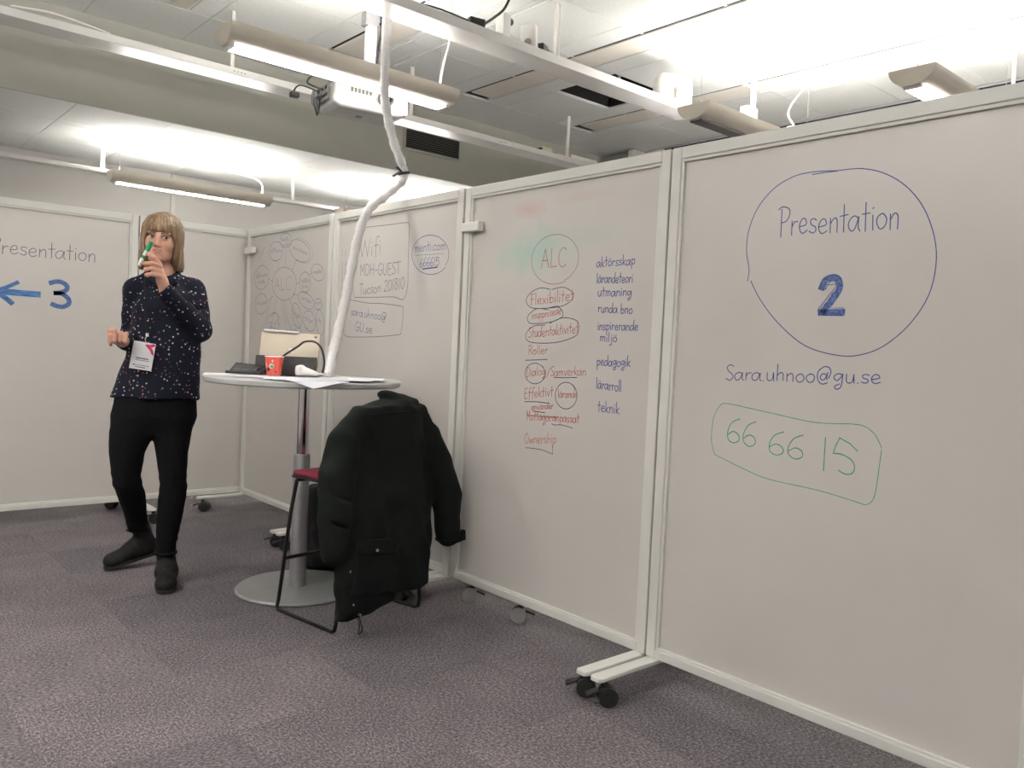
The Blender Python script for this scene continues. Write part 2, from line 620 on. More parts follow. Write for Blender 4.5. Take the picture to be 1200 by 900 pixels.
struct(MB().box(X0, Y1, -.1, X1, Y1 + .1, ZC + .4).build('wall_back', M['wall']))
struct(MB().box(X1, Y0, -.1, X1 + .1, Y1, ZC + .4).build('wall_right', M['wall']))
struct(MB().box(X0 - .1, Y0, -.1, X0, Y1, ZC + .4).build('wall_left', M['wall']))
struct(MB().box(X0, Y0 - .1, -.1, X1, Y0, ZC + .4).build('wall_front', M['wall']))
bulk = struct(MB().box(X0, YB, ZL, X1, YB + .02, ZC + .4).build('wall_bulkhead', M['bulk']))
struct(MB().box(2.452, Y1 - .012, 0, 2.49, Y1 + .01, ZL + .02).build('trim_1', M['frame'], bevel=.003))

# upper ceiling: grid of bars, each tile its own piece, one tile missing
GX = [1.298 + .595 * i for i in range(-1, 9)]
GY = [YB - .535 - .595 * j for j in range(-1, 8)]
cl = MB()
gx0, gx1, gy0 = GX[0], GX[-1], GY[-1]
cl.box(X0, Y0, ZC - .004, gx0, YB, ZC + .02)
cl.box(gx1, Y0, ZC - .004, X1, YB, ZC + .02) if gx1 < X1 else None
cl.box(gx0, Y0, ZC - .004, gx1, gy0, ZC + .02)
for x in GX:
    cl.box(x - .008, gy0, ZC + .004, x + .008, YB, ZC + .010)
for y in GY[1:]:
    cl.box(gx0, y - .008, ZC + .004, gx1, y + .008, ZC + .010)
cl.box(X0, Y0, ZC + .38, X1, Y1, ZC + .42)
ceil = struct(cl.build('ceiling', M['tbar']))
SLOTS = {3: 2.66, 5: 3.842, 7: 5.04}


def ctile(a, b, c, d, z=ZC, par=None, name='ceiling_tile', m=None, th=.018):
    k = MB().box(-(c - a) / 2 + .003, -(d - b) / 2 + .003, 0, (c - a) / 2 - .003, (d - b) / 2 - .003, th)
    return k.build(name, m or M['ceiling_tile'], par or ceil, loc=((a + c) / 2, (b + d) / 2, z))


for i in range(len(GX) - 1):
    for j in range(len(GY) - 1):
        a, c = GX[i], GX[i + 1]
        d, b = GY[j], GY[j + 1]
        d = min(d, YB)
        if i == 6 and j == 2:
            continue
        if i in SLOTS and j >= 1:
            s0 = SLOTS[i]
            ctile(a, b, s0 - .002, d)
            ctile(s0 + .245, b, c, d)
        else:
            ctile(a, b, c, d)
for i, s0 in SLOTS.items():
    ya, yb = GY[-1], 5.05
    MB().box(s0, ya, ZC + .006, s0 + .022, yb, ZC + .016).build('air_slot', M['slot'], ceil)
    dm = MB().box(s0 + .022, ya, ZC - .004, s0 + .225, yb, ZC + .012).build('air_diffuser', M['diffuser_metal'], ceil, bevel=.003)
    MB().box(s0 + .228, ya, ZC - .006, s0 + .243, yb, ZC + .012).build('diffuser_edge', M['tbar'], ceil)
    if i == 3:
        MB().box(s0 + .285, ya, ZC - .006, s0 + .297, 4.74, ZC + .002).build('cover_strip', M['tbar'], ceil)
        MB().box(s0 + .47, ya, ZC - .006, s0 + .482, 5.0, ZC + .002).build('cover_strip', M['tbar'], ceil)
# dark plenum above the missing tile
hx0, hx1, hy0, hy1 = GX[6], GX[7], GY[3], GY[2]
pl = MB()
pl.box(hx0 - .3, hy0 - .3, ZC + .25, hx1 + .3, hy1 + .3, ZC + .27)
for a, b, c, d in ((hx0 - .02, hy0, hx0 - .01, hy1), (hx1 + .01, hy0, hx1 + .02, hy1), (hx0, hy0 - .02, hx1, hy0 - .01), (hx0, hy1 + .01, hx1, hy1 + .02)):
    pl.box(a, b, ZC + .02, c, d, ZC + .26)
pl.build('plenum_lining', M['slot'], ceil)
hk = thing('ceiling_hanger', 'pale threaded ceiling hanger with a flange inside the open ceiling tile', 'hanger', (hx0 + .32, hy0 + .25, ZC))
MB().cyl((0, 0, -.02), (0, 0, .25), .012).build('rod', M['white_plastic'], hk, smooth=40)
MB().lathe([(.0, .02), (.045, .02), (.045, .035), (.02, .05), (.0, .05)]).build('flange', M['white_plastic'], hk, smooth=40)
tag(MB().tube(catmull([(hx0 + .06, hy1 - .12, ZC + .06), (hx0 + .15, hy1 - .2, ZC + .02), (hx0 + .3, hy1 - .34, ZC + .01), (hx0 + .45, hy1 - .33, ZC + .03), (hx1 - .04, hy1 - .2, ZC + .1)], 8), .008).build(
    'loose_cable', M['grey_plastic'], smooth=180), 'grey cable loop lying in the open ceiling tile', 'cable')

# lower ceiling behind the bulkhead
lo = MB().box(X0, YB + .022, ZL + .02, X1, Y1, ZL + .04)
LXs = [1.285 + .575 * i for i in range(-2, 8)]
LYs = [YB + .021, 6.193, 6.325, 6.90, Y1 - .01]
lo.box(X0, YB + .022, ZL, LXs[0], Y1, ZL + .03); lo.box(LXs[-1], YB + .022, ZL, X1, Y1, ZL + .03)
lowc = struct(lo.build('ceiling_low', M['tbar']))
for i in range(len(LXs) - 1):
    for j in range(len(LYs) - 1):
        ctile(LXs[i], LYs[j], LXs[i + 1], LYs[j + 1], ZL, lowc)
# vent grille in the bulkhead
vt = thing('air_vent', 'dark slatted air vent set in the grey-green bulkhead', 'vent', (3.69, YB, 2.795))
W_, H_ = .54, .15
fr = MB()
fr.box(-.02, -.012, -.02, W_ + .02, 0, 0); fr.box(-.02, -.012, H_, W_ + .02, 0, H_ + .02)
fr.box(-.02, -.012, 0, 0, 0, H_); fr.box(W_, -.012, 0, W_ + .02, 0, H_)
fr.build('vent_frame', M['bulk'], vt, bevel=.002)
MB().box(0, -.003, 0, W_, 0, H_).build('backing', M['slot'], vt)
for k in range(9):
    z = H_ * (k + .5) / 9
    MB().obox((W_ / 2, -.006, z), (W_ / 2, .006, .0016), Matrix.Rotation(rad(35), 3, 'X')).build('vent_slat', M['grille'], vt)

# window strip and box high on the right wall
w1 = struct(MB().box(X1 - .01, 1.2, 3.10, X1, 4.95, 3.135).build('window_1', M['glassdark']))
wf = MB()
for a, b, c, d in ((1.1, 3.04, 5.05, 3.10), (1.1, 3.10, 1.2, 3.135), (4.95, 3.10, 5.05, 3.135)):
    wf.box(X1 - .03, a, b, X1, c, d)
wf.build('window_frame', M['frame'], w1, bevel=.003)
wu = thing('wall_box', 'grey ventilation box with a pale end high on the right wall', 'box', (X1, 5.42, 2.99))
MB().box(-.16, -.16, 0, 0, .17, .135).build('housing', M['grey_plastic'], wu, bevel=.01)
MB().box(-.17, -.23, -.02, 0, -.16, .15).build('end_cover', M['white_plastic'], wu, bevel=.006)


# ------------------------------------------------------------------ pendant lamps
def lamp(label, x0, x1, y, zt, w=.225, d=.088, down=True, up=True, cable=None, zc=ZC, group='pendant lamps', dw=.042):
    L = x1 - x0
    t = thing('pendant_lamp', label, 'lamp', (x0, y, zt), 0, group)
    n = 18
    out, inn = [], []
    for k in range(n + 1):
        a = PI + PI * k / n
        out.append((w / 2 * math.cos(a), d * math.sin(a)))
        inn.append(((w / 2 - .004) * math.cos(a), (d - .004) * math.sin(a)))
    MB().prism(out + inn[::-1], .0, L, 'x').build('housing', M['lamp'], t, smooth=40)
    rf = MB()
    vs = [(x, a * .985, b * .98) for x in (.008, L - .008) for a, b in inn]
    rf.add(vs, [(i, i + 1, n + 2 + i, n + 1 + i) for i in range(n)])
    rf.build('reflector', M['lampin'], t, smooth=180)
    for xa, xb in ((-.006, 0), (L, L + .006)):
        MB().prism(out, xa, xb, 'x').build('end_cap', M['lamp'], t, smooth=40)
    if up:
        for yo in (-.035, .035):
            MB().cyl((.05, yo, -.012), (L - .05, yo, -.012), .011, n=8).build('tube', M['up' if up is True else up], t, smooth=60)
    zz = -d
    if down:
        MB().box(.04, -dw, zz - .006, L - .04, dw, zz + .006).build('diffuser', M['down'], t, bevel=.002)
        for xa in (.012, L - .04):
            MB().box(xa, -dw, zz - .006, xa + .026, dw, zz + .006).build('diffuser_end', M['white_plastic'], t)
    else:
        MB().box(.03, -.042, zz - .005, L - .03, .042, zz + .006).build('louver', M['louver'], t)
    for x in (.06, L - .06):
        MB().cyl((x, 0, -.01), (x, 0, zc - zt), .0014, n=6).build('suspension_wire', M['wire'], t)
        MB().cyl((x, 0, -.03), (x, 0, .03), .004, n=8).build('wire_grip', M['grey_plastic'], t)
    if cable:
        MB().tube(catmull([(a - x0, b - y, c - zt) for a, b, c in cable], 8), .0065, 8).build('power_cable', M['white_plastic'], t, smooth=180)
    return t


lamp('long beige pendant lamp glowing below, hung near the cable sleeve and projector', 1.49, 2.796, 3.88, 2.65, up='up_dim',
     cable=[(2.72, 3.86, 2.62), (2.735, 3.85, 2.78), (2.77, 3.84, 2.95), (2.765, 3.83, 3.16)])
lamp('beige pendant lamp with a dark louvered underside, above the seam of the two nearest whiteboards', 3.85, 5.15, 2.935, 2.65, down=False,
     cable=[(5.0, 2.95, 2.62), (5.02, 2.97, 2.75), (4.96, 3.0, 2.85), (5.05, 3.0, 2.98), (5.26, 3.0, 3.16)])
lamp('beige pendant lamp seen end-on above the whiteboard with the big circled 2', 4.05, 5.35, 1.797, 2.65)
lamp('slim pendant lamp below the low ceiling above the woman', 1.685, 2.89, 6.46, 2.36, w=.17, d=.085, dw=.018, zc=ZL,
     cable=[(2.84, 6.47, 2.33), (2.85, 6.5, 2.45), (2.75, 6.5, 2.50), (2.5, 6.5, 2.52), (2.4, 6.5, ZL)])
lamp('pendant lamp below the low ceiling, behind the wifi whiteboard', 3.55, 4.75, 6.46, 2.36, w=.17, d=.085, dw=.018, zc=ZL)
for x, y, lab in ((-1.6, 3.88, 'added pendant lamp out of view left of the glowing lamp by the projector'), (-.9, 1.8, 'added pendant lamp out of view over the left foreground'),
                  (-1.4, 2.75, 'added pendant lamp out of view left of the tray with the sockets'), (-2.6, 1.8, 'added pendant lamp out of view farthest to the left'),
                  (-1.2, -.9, 'added pendant lamp out of view behind the camera on the left'), (1.6, -.9, 'added pendant lamp out of view right behind the camera'), (4.2, -.6, 'added pendant lamp out of view beyond the nearest whiteboard')):
    lamp(lab, x, x + 1.3, y, 2.65, group='pendant lamps')  # unseen lamps, added to light the boards and the woman
lamp('added pendant lamp under the low ceiling, out of view left of the frame', -2.3, -1.1, 6.46, 2.36, w=.17, d=.085, dw=.018, zc=ZL)  # unseen as well, added as fill behind the back boards


# ------------------------------------------------------------------ cable trays
def tray(label, x0, x1, yc, z, w, h, hangers, zc, holes=()):
    t = thing('cable_tray', label, 'cable tray', (x0, yc, z), 0, 'ceiling cable trays')
    L = x1 - x0
    g = .004
    MB().prism([(-w / 2, 0), (w / 2, 0), (w / 2, h), (w / 2 - g, h), (w / 2 - g, g), (-w / 2 + g, g), (-w / 2 + g, h), (-w / 2, h)], 0, L, 'x').build('channel', M['tray'], t, bevel=.0015)
    for hx, hw in hangers:
        hx -= x0
        MB().box(hx - hw / 2, -.006, h * .2, hx + hw / 2, .006, zc - z).build('hanger', M['white_plastic'], t, bevel=.001)
    for hx in holes:
        for k in range(4):
            MB().cyl((hx - x0 + .022 * k, -w / 2 - .0006, h * .5), (hx - x0 + .022 * k, -w / 2 + .001, h * .5), .0035, n=8).build('fixing_hole', M['black_plastic'], t)
    return t


tray('long white cable tray in front of the grey-green bulkhead', -2.5, 6.05, 4.93, 2.75, .17, .042, [(1.95, .022), (3.24, .03), (4.8, .03)], ZC, (1.93, 4.0))
tray('bright white cable tray crossing the top above the open ceiling tile', -.5, 4.42, 3.42, 2.78, .17, .05, [(3.2, .03)], ZC)
tray('thin white cable tray under the low ceiling by the back wall', -2.5, 5.5, 6.66, 2.36, .10, .03, [(1.68, .03), (3.2, .025)], ZL)
# conduit on the ceiling that drops to the second tray
tag(MB().tube(catmull([(2.6, 3.35, ZC - .012), (3.0, 3.35, ZC - .012), (3.17, 3.37, ZC - .012), (3.19, 3.39, ZC - .03), (3.19, 3.39, 2.83)], 6), .011).build('cable_duct', M['white_plastic'], smooth=180),
    'white cable duct running down to the bright cable tray', 'cable duct')


def boxthing(name, label, cat, c, h, m, rz=0., bevel=.008, ry=0.):
    t = thing(name, label, cat, c, rz)
    b = MB().box(-h[0], -h[1], -h[2], h[0], h[1], h[2]).build('casing', m, t, bevel=bevel, seg=3)
    b.rotation_euler = (0, ry, 0)
    return t


s = boxthing('power_socket', 'white double wall socket lying on the bright cable tray', 'socket', (2.98, 3.40, 2.895), (.02, .045, .065), M['white_plastic'], rz=.5, ry=-.2)
for z in (-.028, .028):
    a = MB().cyl((-.021, 0, z), (-.017, 0, z), .02, n=20).build('outlet', M['grey_plastic'], s, smooth=40)
    a = MB().cyl((.017, 0, z), (.0215, 0, z), .02, n=20).build('outlet', M['grey_plastic'], s, smooth=40)
s = boxthing('power_socket', 'white upright socket with a black plug on the bright cable tray', 'socket', (2.81, 3.42, 2.90), (.03, .03, .075), M['white_plastic'], rz=.2)
MB().cyl((.03, 0, .05), (.065, 0, .055), .024, .018).build('plug', M['black_plastic'], s, smooth=40)
s = boxthing('power_plug', 'black power plug with a thin wire beside the lying socket', 'plug', (3.08, 3.40, 2.86), (.033, .022, .026), M['black_plastic'], rz=.4)
MB().tube(catmull([(.03, 0, .0), (.06, 0, .03), (.09, 0, .015), (.09, 0, -.02)], 6), .003).build('wire', M['black_plastic'], s, smooth=180)
s = boxthing('cable_plug', 'black plug and lead hanging over the bright cable tray', 'plug', (2.62, 3.41, 2.872), (.045, .022, .022), M['black_plastic'], rz=-.2)
MB().tube(catmull([(.04, 0, 0), (.1, .0, .05), (.16, .0, .11), (.2, 0, .2)], 6), .007).build('lead', M['black_plastic'], s, smooth=180)
MB().tube(catmull([(-.04, 0, .0), (-.15, 0, .015), (-.3, 0, .02), (-.55, .0, -.03)], 6), .005).build('wire', M['black_plastic'], s, smooth=180)
# rounded white unit on the end of the tray, with flap
u = thing('device_housing', 'rounded white plastic unit standing on the end of the bright cable tray', 'device', (4.23, 3.40, 2.786), rad(-30))
f = Field((-.16, -.16, -.02), (.16, .16, .28), .006)
f.box((0, 0, .11), (.12, .075, .11), .045, .01)
f.box((.035, -.075, .075), (.05, .03, .05), .015, .012)
f.build('casing', M['white_plastic'], u)
MB().box(-.02, -.115, .05, .0, -.105, .10).build('latch', M['grey_plastic'], u, bevel=.003)
s = boxthing('junction_box', 'white junction box beside the unlit pendant lamp', 'junction box', (4.62, 3.08, 2.74), (.06, .03, .09), M['white_plastic'])
MB().box(.03, -.012, .05, .055, .012, .41).build('hanger', M['white_plastic'], s)
MB().tube(catmull([(-.06, 0, -.02), (-.2, 0, -.0), (-.35, .05, -.03)], 6), .006).build('wire', M['white_plastic'], s, smooth=180)
s = boxthing('small_junction_box', 'small white block behind the end of the unlit pendant lamp', 'junction box', (4.97, 2.95, 2.703), (.07, .025, .05), M['white_plastic'])
MB().box(.07, -.022, -.04, .09, .022, .03).build('end_cover', M['cream_plastic'], s, bevel=.003)
tag(MB().tube(catmull([(4.45, 3.25, 3.145), (4.5, 3.2, 3.06), (4.7, 3.12, 2.99), (4.95, 3.02, 3.02), (5.15, 3.0, 3.14)], 8), .009).build('ceiling_cable', M['white_plastic'], smooth=180),
    'slack white cable hanging from the ceiling behind the junction box', 'cable')
s = boxthing('yellow_connector', 'yellowish connector block lying in the cable tray before the bulkhead', 'connector', (4.55, 4.93, 2.81), (.055, .03, .035), M['cream_plastic'])
MB().box(-.075, -.025, -.03, -.055, .02, .02).build('plug', M['glassdark'], s, bevel=.003)
MB().tube(catmull([(.05, 0, 0), (.12, 0, .01), (.2, 0, -.01)], 6), .004).build('wire', M['black_plastic'], s, smooth=180)
s = boxthing('socket_strip', 'white triple socket strip at the end of the bulkhead cable tray', 'socket', (4.98, 4.93, 2.80), (.16, .03, .04), M['white_plastic'])
for k in range(3):
    MB().cyl((-.09 + .09 * k, -.0315, .0), (-.09 + .09 * k, -.028, .0), .024, n=16).build('outlet', M['tbar'], s, smooth=40)
tag(MB().tube(catmull([(.78, 4.85, 2.80), (.95, 4.85, 2.82), (1.1, 4.86, 2.815), (1.25, 4.87, 2.80)], 6), .006).build('tray_cable', M['white_plastic'], smooth=180),
    'white cable bowed over the edge of the bulkhead cable tray, far left', 'cable')
ld = boxthing('ceiling_device', 'beige box fixed to the ceiling at the top left edge', 'box', (1.64, 4.76, 3.115), (.05, .20, .03), M['lamp'])
MB().box(.06, -.19, -.03, .064, .19, -.02).build('edge', M['white_plastic'], ld)
cf = thing('ceiling_rod', 'thin white rod hanging at the right edge above the nearest whiteboard', 'rod', (5.56, 1.85, 2.4))
MB().cyl((0, 0, 0), (0, 0, ZC - 2.4), .011, n=10).build('rod', M['white_plastic'], cf, smooth=40)
MB().lathe([(.0, ZC - 2.4 - .01), (.03, ZC - 2.4 - .01), (.03, ZC - 2.4)]).build('rose', M['white_plastic'], cf, smooth=40)
sm = thing('smoke_detector', 'dark round detector on the bright ceiling at the top', 'detector', (4.1, 2.06, ZC))
MB().lathe([(.0, -.05), (.035, -.05), (.055, -.02), (.055, 0)]).build('casing', M['grey_plastic'], sm, smooth=40)
MB().lathe([(.0, -.055), (.02, -.055), (.02, -.05)]).build('cap', M['black_plastic'], sm, smooth=40)

# ------------------------------------------------------------------ projector
pr = thing('projector', 'white ceiling projector on a pole behind the glowing pendant lamp', 'projector', (2.415, 4.20, 2.49), rad(-8))
f = Field((-.27, -.2, -.02), (.29, .2, .17), .006)
f.box((.01, 0, .075), (.225, .155, .062), .02, .01)
f.box((0, -.02, .03), (.19, .12, .03), .02, .03)
f.build('casing', M['projector_white'], pr)
MB().box(-.2365, -.12, .035, -.2345, .12, .12).build('port_panel', M['grey_plastic'], pr, bevel=.004)
for k, (y, z) in enumerate(((-.09, .06), (-.055, .06), (-.02, .06), (.02, .06), (-.08, .1), (-.03, .1), (.03, .1))):
    MB().box(-.240, y - .012, z - .008, -.2345, y + .012, z + .008).build('port', M['black_plastic'], pr)
MB().lathe([(0, 0), (.042, 0), (.042, .012), (.036, .014), (0, .014)], (-.234, .1, .085), 24, Matrix.Rotation(-PI / 2, 3, 'Y')).build('fan_grille', M['grey_plastic'], pr, smooth=40)
for k in range(6):
    MB().box(-.12 + .022 * k, -.158, .085, -.108 + .022 * k, -.152, .125).build('vent_slot', M['grille'], pr)
MB().lathe([(0, 0), (.04, 0), (.045, .02), (.034, .022), (.03, .01), (0, .01)], (.08, -.157, .08), 24, Matrix.Rotation(PI / 2, 3, 'X')).build('lens', M['black_plastic'], pr, smooth=40)
MB().box(-.03, -.03, -.012, .0, .0, .004).build('sensor', M['grey_plastic'], pr, bevel=.003)
MB().tube(catmull([(-.238, -.06, .06), (-.29, -.06, .03), (-.27, -.04, -.04), (-.24, .02, -.02), (-.238, .0, .06)], 8), .0055).build('cable', M['black_plastic'], pr, smooth=180)
MB().tube(catmull([(-.238, -.03, .1), (-.32, -.02, .12), (-.29, .0, .17), (-.24, .03, .19), (-.1, .02, .2)], 8), .005).build('cable', M['black_plastic'], pr, smooth=180)
MB().tube(catmull([(-.238, .03, .1), (-.34, .05, .12), (-.37, .08, .08)], 8), .004).build('cable', M['black_plastic'], pr, smooth=180)
MB().box(-.385, .06, .055, -.335, .1, .085).build('plug', M['black_plastic'], pr, bevel=.006)
MB().box(.02, -.028, .135, .075, .028, ZC - 2.49).build('pole', M['tray'], pr, bevel=.006)
MB().box(-.04, -.08, .13, .14, .08, .145).build('bracket', M['white_plastic'], pr, bevel=.003)
MB().box(.0, -.034, .52, .085, .034, .60).build('pole_clamp', M['greymetal'], pr, bevel=.004)
MB().tube(catmull([(.09, -.02, .66), (.1, -.03, .52), (.085, -.03, .4), (.075, -.03, .3)], 8), .008).build('pole_cable', M['black_plastic'], pr, smooth=180)

# ------------------------------------------------------------------ hand lettering (single strokes laid on the boards)
G = {
    'a': (5.6, '4.5,4 3,5 1,4.2 .2,2 1.2,.1 3,.8 4.5,4.6|/4.6,4.8 4.4,1 5.2,0'), 'b': (5, '/1,10 .9,.2|1,3 2.5,4.8 4.3,3.5 4,1 2.2,0 1,.8'),
    'c': (4.6, '4,4.2 2.6,5 .8,3.8 .6,1.2 2.2,0 4.2,.8'), 'd': (5.4, '4.5,4 3,5 1,4.2 .4,2 1.4,.1 3.2,.8 4.5,4|/4.8,10 4.5,4 4.6,.2'),
    'e': (4.9, '1,2.4 3.8,3 3.6,4.6 2.2,5 .8,3.4 .8,1.4 2.2,0 4.4,.9'), 'f': (4, '4.4,9 3.2,10 2.2,8.5 1.9,4 1.8,-1.5|/.4,5 3.8,5.2'),
    'g': (5.2, '4.3,4 2.8,5 .8,4 .6,2 2,1 4.2,3.6|4.5,4.9 4.2,0 3.4,-3.2 1.8,-4 .8,-2.6 3,-1'), 'h': (4.9, '/1,10 .9,.1|1,3 2.6,4.8 3.9,4 3.9,.1'),
    'i': (2.2, '/1,4.9 1,.1|/.9,7 1.2,7.3'), 'j': (2.6, '1.6,5 1.5,-2 .8,-3.6 -.6,-3|/1.5,7 1.8,7.3'), 'k': (4.6, '/1,10 .9,.1|/4,5 1.2,2.4 4.2,0'),
    'l': (2.3, '/1,10 1,.1'), 'm': (6.8, '/1,5 .9,.1|1,3.4 2.2,5 3.2,4.2 3.2,.1|3.2,3.4 4.6,5 5.6,4.2 5.7,.1'), 'n': (5, '/1,5 .9,.1|1,3.2 2.6,5 3.9,4.2 4,.1'),
    'o': (5, '2.6,5 .9,4 .5,2 1.8,.1 3.6,.6 4.4,2.8 3.6,4.6 2.4,5'), 'p': (5, '/1,5 .9,-4|1,3.6 2.6,5 4.3,4 4,1.2 2.4,.2 1,1'),
    'r': (3.9, '/1,5 .9,.1|1,2.8 2.2,4.6 3.6,4.6'), 's': (4.2, '3.8,4.4 2.4,5 1,4.2 1.4,2.9 3.2,2 3.4,.7 2,0 .5,.6'), 't': (3.8, '/1.9,9.4 1.8,.1|/.3,5.6 3.6,5.9'),
    'u': (5.2, '1,5 .9,1.4 2,0 3.6,1 4.2,5|/4.2,5 4.3,.1'), 'v': (4.4, '/.5,5 2.2,.1 4,5'), 'x': (4.6, '/.6,5 4,.1|/4,5 .4,.1'), 'w': (6.4, '/.5,5 1.8,.1 3.2,4.4 4.6,.1 6,5'),
    'A': (5.2, '/0,0 2.4,10|/2.4,10 4.8,0|/.8,3.8 4,3.8'), 'C': (5.4, '5,8.6 3.4,10 1.2,8 .8,3 2.6,.1 5,1'), 'D': (5.8, '/1,10 .9,0|.6,10 3.8,9.4 5.2,5.5 3.6,1 .8,0'),
    'E': (5, '/1,10 .9,0 4.5,.1|/1,10 4.5,10|/1,5.2 4,5.2'), 'F': (4.9, '/1.4,10 1.2,0|/.4,9.8 5,10.2|/1.3,5.2 3.8,5.4'), 'G': (6, '5,8.6 3.4,10 1.2,8 .8,3 2.6,.1 5.2,1.2 5.3,4|/3.2,4.2 5.6,4.2'),
    'H': (6, '/1,10 .9,0|/5,10 5,0|/1,5 5,5.2'), 'L': (4.6, '/1,10 .8,0|/.8,0 4.2,.2'), 'M': (7, '/1,0 1.2,10 3.4,3.5 5.6,10 5.8,0'), 'O': (6, '3,10 1,8 .6,4 2,.2 4.2,.6 5.4,4.5 4.6,8.8 2.8,10'),
    'P': (5.2, '/1,9.4 .9,-.4|-.6,9.2 1.4,10.2 4.4,9.4 4.9,7.4 3.4,5.2 1,4.6'), 'R': (5.2, '/1,10 .9,0|.4,9.8 3.4,10 4.6,8 3.2,5.6 1,5|/2,5 4.8,0'),
    'S': (5, '4.6,9 3,10 1,8.6 1.6,6 3.8,4 4.2,1.6 2.4,0 .4,1'), 'T': (5, '/2.6,10 2.5,0|/0,9.8 5.2,10.2'), 'U': (5.8, '1,10 .9,3 2.6,0 4.4,2.4 5,10'), 'W': (8.6, '/0,10 2,0|/2,0 4,8.6|/4,8.6 6,0|/6,0 8.2,9.6'),
    '0': (5, '2.6,10 1,8 .6,4 2,.2 4,2 4.4,6.5 3.4,9.6 2.4,10'), '1': (2.6, '/1.5,10 .9,0'), '2': (5, '.6,8 2.4,10 4.2,8.4 3.2,5 .4,.2|/.4,.2 4.6,.4'),
    '5': (5.2, '/1.2,9.8 .6,5.2|.6,5.2 2.8,6 4.4,4 4,1.2 2.2,0 .4,.8|/1.2,9.8 4.8,8.4'), '6': (4.8, '4,10 1.8,8 .5,4 .8,1 2.4,0 4,1.4 3.8,3.6 2.2,4.4 .7,2.8'), '8': (5, '4.2,8.6 2.6,10 1,8.4 2.4,6 4.2,3.4 3,.3 1,1 1,3.6 3.4,6.6 4.2,8.6'),
    '@': (8, '5.4,3.6 3.8,5 2.2,3.4 2.6,1.4 4.2,1.8 5.6,6 5,3 5.4,1.4|6,2.4 7,6 6,8.6 3.4,8.8 1,5.6 1,1 3,-1.2 5.4,-.4'),
    '.': (1.8, '/.7,.1 1,.35'), '-': (4, '/.6,4.6 3.6,4.8'), '/': (3.4, '/.3,-1 3,9'), ' ': (3.2, ''),
}
for base, acc in (('ä', '/1.6,6.6 1.9,6.9|/3.4,6.7 3.7,7'), ('ö', '/1.6,6.6 1.9,6.9|/3.4,6.7 3.7,7'), ('å', '2.6,7.6 2.1,7 2.6,6.4 3.1,7 2.6,7.6')):
    k = {'ä': 'a', 'ö': 'o', 'å': 'a'}[base]
    G[base] = (G[k][0], G[k][1] + '|' + acc)


def strokes(ch):
    out = []
    for part in G[ch][1].split('|'):
        if part:
            st = part[0] == '/'
            p = [tuple(float(c) for c in q.split(',')) for q in part.lstrip('/').split()]
            out.append((st, p))
    return out


